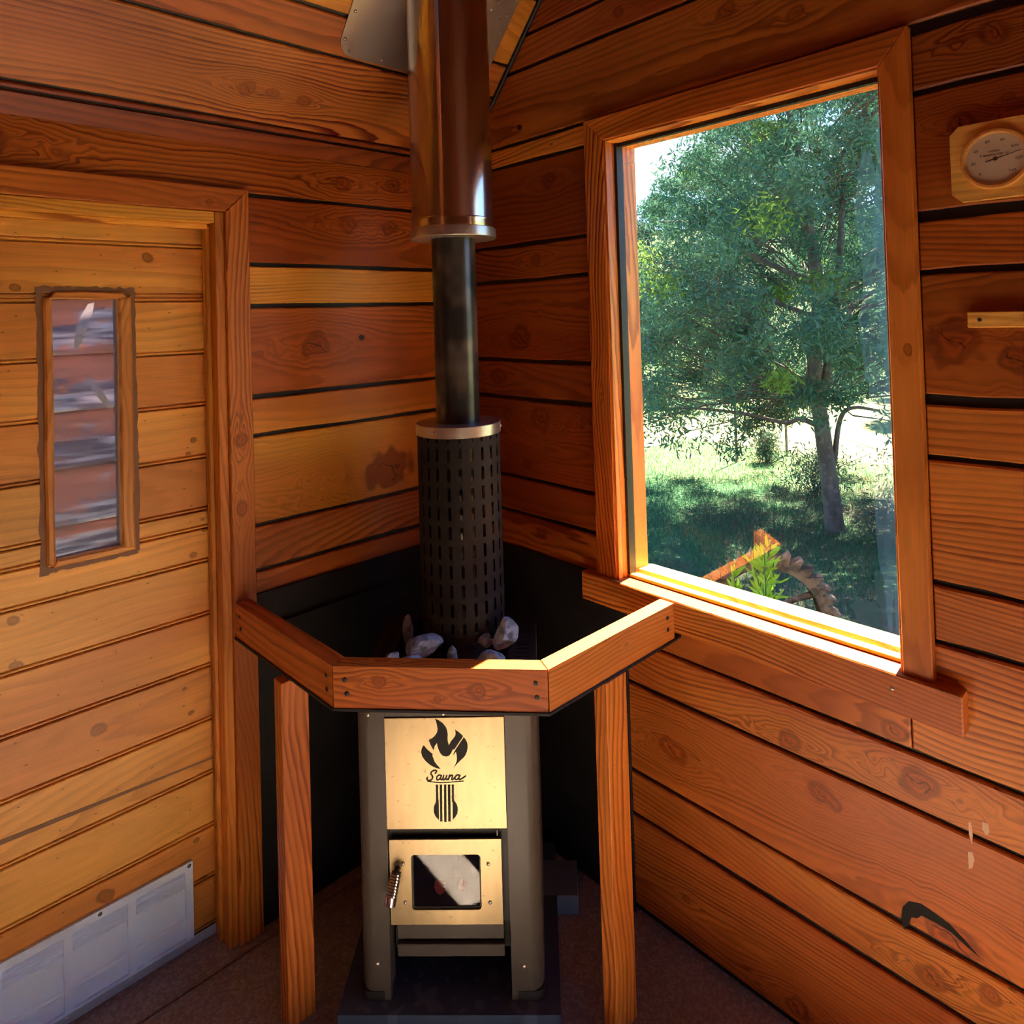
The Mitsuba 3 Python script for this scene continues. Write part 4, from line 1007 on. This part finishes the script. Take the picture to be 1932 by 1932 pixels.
for nm, sel, bs in (('foliage', ~lit_clump, 'leaf'), ('lit_foliage', lit_clump, 'leaf_lit')):
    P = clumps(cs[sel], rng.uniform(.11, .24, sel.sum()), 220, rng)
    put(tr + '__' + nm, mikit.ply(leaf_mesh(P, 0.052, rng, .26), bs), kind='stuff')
tw = []
for c in cs[::2]:
    h = np.array([-.47 + .3 * (c[0] + .47), 3.85 + .3 * (c[1] - 3.85), max(.9, c[2] - .35)])
    m_ = (h + c) / 2 + rng.normal(0, .06, 3)
    tw.append(tube(np.array([h, m_, c]), [.007, .005, .0025], 4))
put(tr + '__twigs', mikit.ply(cat(tw), 'bark', smooth=True), kind='stuff')


def far_tree(x, y, h, w, seed, bs='leaf_far', leaf=.12, n=70, per=110, lo=.15, label='tall dark green tree of the wood beyond the sunlit meadow', group='trees beyond the meadow', name='forest_tree'):
    r = np.random.default_rng(seed)
    z0 = float(ground_z(np.array(x), np.array(y)))
    k = thing(name, label, 'tree', group)
    pts = spline([(x, y, z0 - .2), (x + r.normal(0, .1), y, z0 + h * .3), (x + r.normal(0, .2), y, z0 + h * .6), (x + r.normal(0, .2), y, z0 + h * .9)], 3)
    put(k + '__trunk', mikit.ply(tube(pts, np.linspace(.035 * w + .06, .03, len(pts)), 8), 'bark', smooth=True))
    t = r.uniform(lo, 1, n)
    pr_ = w * np.sin(np.clip((t - lo) / (1 - lo), 0, 1) ** .7 * PI * .93 + .15) * (.5 + .5 * r.random(n))
    th = r.uniform(0, 2 * PI, n)
    c = np.stack([x + pr_ * np.cos(th), y + pr_ * np.sin(th), z0 + h * t], 1)
    P = clumps(c, r.uniform(.18, .36, n) * w, per, r)
    v, f = leaf_mesh(P, leaf, r, .3)
    put(k + '__crown', mikit.ply((v, f), bs), kind='stuff')


k = 0
for row, (dist, n_) in enumerate(((15.5, 7), (20, 7), (26, 6))):
    for i in range(n_):
        an = -0.66 + (i + .5 * (row % 2)) * (0.80 / (n_ - 1)) + .02 * math.sin(k * 7)
        x, y = CAM[0] + dist * math.sin(an), CAM[1] + dist * math.cos(an)
        far_tree(x, y, (6.2 + 1.6 * math.sin(k * 2.3) + row * 1.3) * (0.62 if an < -0.50 else 0.9), 1.15 + .12 * math.sin(k * 1.7), 200 + k, lo=.04)
        k += 1
for i, (x, y, h, w) in enumerate(((0.55, 8.6, 3.9, .9), (1.6, 11.0, 5.2, 1.2))):
    far_tree(x, y, h, w, 300 + i, leaf=.07, n=60, per=140, lo=.05, label=('slender bushy tree behind the right side of the leafy tree', 'taller bushy tree at the right edge of the window view')[i], group=None, name='bushy_tree')
for i, (x, y, h, w, lb) in enumerate(((-.15, 5.3, .55, .35, 'low twiggy bush right behind the trunk of the leafy tree'), (-.95, 4.9, .45, .33, 'low grassy bush left behind the trunk of the leafy tree'), (.15, 3.9, .35, .3, 'low bush right of the trunk of the leafy tree'), (-1.95, 5.9, .42, .16, 'small bush at the foot of a fence stake'))):
    r = np.random.default_rng(400 + i)
    z0 = float(ground_z(np.array(x), np.array(y)))
    sh = thing('garden_bush', lb, 'bush')
    st_ = [tube(np.array([(x + r.normal(0, .03), y + r.normal(0, .03), z0 - .05), (x + r.normal(0, w * .3), y + r.normal(0, w * .3), z0 + h * .5), (x + r.normal(0, w * .6), y + r.normal(0, w * .6), z0 + h * r.uniform(.7, 1))]), [.006, .005, .002], 4) for _ in range(16)]
    put(sh + '__stems', mikit.ply(cat(st_), 'bark', smooth=True), kind='stuff')
    P = np.stack([x + r.normal(0, w * .5, 1800), y + r.normal(0, w * .5, 1800), z0 + h * r.beta(1.6, 1.8, 1800)], 1)
    v, f = leaf_mesh(P, .05, r, .2, -.3)
    put(sh + '__leaves', mikit.ply((v, f), 'leaf_far'), kind='stuff')
for i, (x, y, h) in enumerate(((-1.94, 6.38, .62), (-2.21, 5.71, .70))):
    z0 = float(ground_z(np.array(x), np.array(y)))
    put('fence_stake', mikit.ply(bx(x - .012, x + .012, y - .012, y + .012, z0 - .1, z0 + h, .003), 'bark'), ('thin fence stake on the bright meadow left of the trunk', 'thin fence stake with a small bush at its foot')[i], 'stake')
# grass
r = np.random.default_rng(9)
n = 90000
gx_, gy_ = r.uniform(-3.4, 1.6, n), .3 + 6.2 * r.random(n) ** .8
P = np.stack([gx_, gy_, ground_z(gx_, gy_) - .004], 1)
hgt = r.uniform(.025, .065, n)[:, None]
d = r.normal(0, .35, (n, 3)); d[:, 2] = 1; d /= np.linalg.norm(d, axis=1, keepdims=True)
s = np.cross(d, r.normal(size=(n, 3))); s /= np.linalg.norm(s, axis=1, keepdims=True)
v = np.stack([P - s * .0028, P + s * .0028, P + d * hgt], 1).reshape(-1, 3)
dry = (meshkit.fbm(np.stack([gx_ * .9, gy_ * 1.1, gx_ * 0], -1), 3, 5) > .52) & (gx_ + .1 * gy_ > -1.3) & (r.random(n) < .6)
f = np.arange(n * 3).reshape(-1, 3)
put('grass', mikit.ply((v, f[~dry]), 'blade'), 'short green lawn grass outside the window', 'grass', kind='stuff')
put('dry_grass', mikit.ply((v, f[dry]), 'dry_blade'), 'dry straw and litter in the lawn under the tree', 'dry grass', kind='stuff')

# rusty toothed wheel with a plant growing through it
gw = thing('rusty_gear_wheel', 'rusty iron wheel with pointed scoop teeth standing on edge outside the window', 'wheel')
GC = np.array([0.235, 1.60, 0.135]); GRr = 0.262
ga = un(np.array([0.55, -0.83, 0.05])); gu = un(np.cross([0, 0, 1], ga)); gvv = np.cross(ga, gu)
GF = frame(GC, gu, gvv, ga)
put(gw + '__rim', mikit.ply(moved(lathe([(GRr - .045, -.045), (GRr - .010, -.045), (GRr - .010, -.040), (GRr, -.040), (GRr, .040), (GRr - .010, .040), (GRr - .010, .045), (GRr - .035, .045), (GRr - .030, .012), (GRr - .030, -.012), (GRr - .035, -.045)], 64), GF), 'rust', smooth=30))
tooth = trimesh.convex.convex_hull(np.array([(-.023, 0, -.040), (.022, 0, -.040), (-.023, 0, .040), (.022, 0, .040), (.016, .010, -.040), (.016, .010, .040), (-.020, .050, -.036), (-.020, .050, .036), (-.023, .046, -.040), (-.023, .046, .040)]))
tp = None
for k in range(34):
    an = k * 2 * PI / 34
    Rm = np.eye(4); Rm[:3, :3] = np.column_stack([[-math.sin(an), math.cos(an), 0], [math.cos(an), math.sin(an), 0], [0, 0, -1]]); Rm[:3, 3] = [GRr * math.cos(an) * .997, GRr * math.sin(an) * .997, 0]
    put(gw + '__tooth', mikit.ply(moved(tooth, GF @ Rm), 'rust'))
for k in range(5):
    an = k * 2 * PI / 5 + .5
    put(gw + '__spoke', mikit.ply(moved(tube(np.array([(.04 * math.cos(an), .04 * math.sin(an), 0), (.13 * math.cos(an + .12), .13 * math.sin(an + .12), 0), ((GRr - .028) * math.cos(an), (GRr - .028) * math.sin(an), 0)]), [.018, .014, .018], 8), GF), 'rust', smooth=True))
put(gw + '__hub', mikit.ply(moved(lathe([(.015, -.04), (.05, -.04), (.05, .04), (.015, .04), (.015, -.04)], 24), GF), 'rust', smooth=30))
gp = thing('leafy_shrub', 'small bright green plant in the sun in front of the rusty wheel', 'plant')
r = np.random.default_rng(31)
base = np.array([0.345, 1.33, -.15])
lv, lf, sm_ = [], [], []
for k in range(9):
    tip = base + np.array([r.normal(-.02, .075), r.normal(0, .05), r.uniform(.52, .74)])
    p = spline([base + r.normal(0, .015, 3) * [1, 1, 0], (base + tip) / 2 + r.normal(0, .025, 3), tip], 5)
    sm_.append(tube(p, np.linspace(.004, .002, len(p)), 5))
    for j in range(26):
        t = r.uniform(.35, 1) ** .6
        q0 = p[int(t * (len(p) - 1))]
        dd = un(np.array([r.normal(0, .8), r.normal(0, .8), r.uniform(.3, 1.2)]))
        sd = un(np.cross(dd, r.normal(size=3))); L = r.uniform(.055, .082); wd = .0085
        o = sum(len(x) for x in lv); bend = np.cross(dd, sd) * .006
        lv.append(np.array([q0, q0 + dd * L * .35 + sd * wd, q0 + dd * L * .75 + sd * wd * .8 - bend, q0 + dd * L - 2 * bend, q0 + dd * L * .75 - sd * wd * .8 - bend, q0 + dd * L * .35 - sd * wd]))
        lf += [[o, o + 1, o + 2], [o, o + 2, o + 3], [o, o + 3, o + 4], [o, o + 4, o + 5]]
put(gp + '__stems', mikit.ply(cat(sm_), 'leaf', smooth=True), kind='stuff')
put(gp + '__leaves', mikit.ply((np.vstack(lv), np.array(lf)), 'leaf_bright'), kind='stuff')

# old boards of the shed wall seen through the little window of the door, with curls of bark
ow = put('wall_shed', mikit.ply(bx(-0.95, -0.90, -2.4, 0.3, -.15, 2.4), 'mastic'), kind='structure')
for k in range(12):
    z0 = .934 - 6 * .185 + k * .185
    m = plank(0, 2.6, 0, 2.6, .182, .05, .006, .002, seed=k)
    m.vertices[:, 2] += np.where(m.vertices[:, 2] > -.03, .022 - .10 * m.vertices[:, 1], 0)
    put(ow + '__weatherboard', mikit.ply(moved(m, FL(-2.35, z0, -.85)), 'old_board'))
for pts3, w in (([(-.79, -.923, 1.655), (-.775, -.945, 1.60), (-.772, -.960, 1.55), (-.79, -.969, 1.50)], .017), ([(-.79, -.935, 1.412), (-.776, -.908, 1.36), (-.79, -.870, 1.300)], .012)):
    p = spline(pts3, 6)
    n_ = len(p); ww = w * np.sin(np.linspace(.5, 2.9, n_))
    v = np.vstack([p + np.stack([ww * .25, ww, ww * 0.15], 1), p - np.stack([ww * .25, ww, ww * 0.15], 1)])
    f = np.array([[i, i + 1, n_ + i + 1, n_ + i] for i in range(n_ - 1)])
    put('bark_curl', mikit.ply((v, f), 'bark_strip', smooth=True), ('longer pale curl of bark on the top board behind the door pane', 'shorter pale curl of bark below the first one behind the door pane')[0 if w > .014 else 1], 'bark')
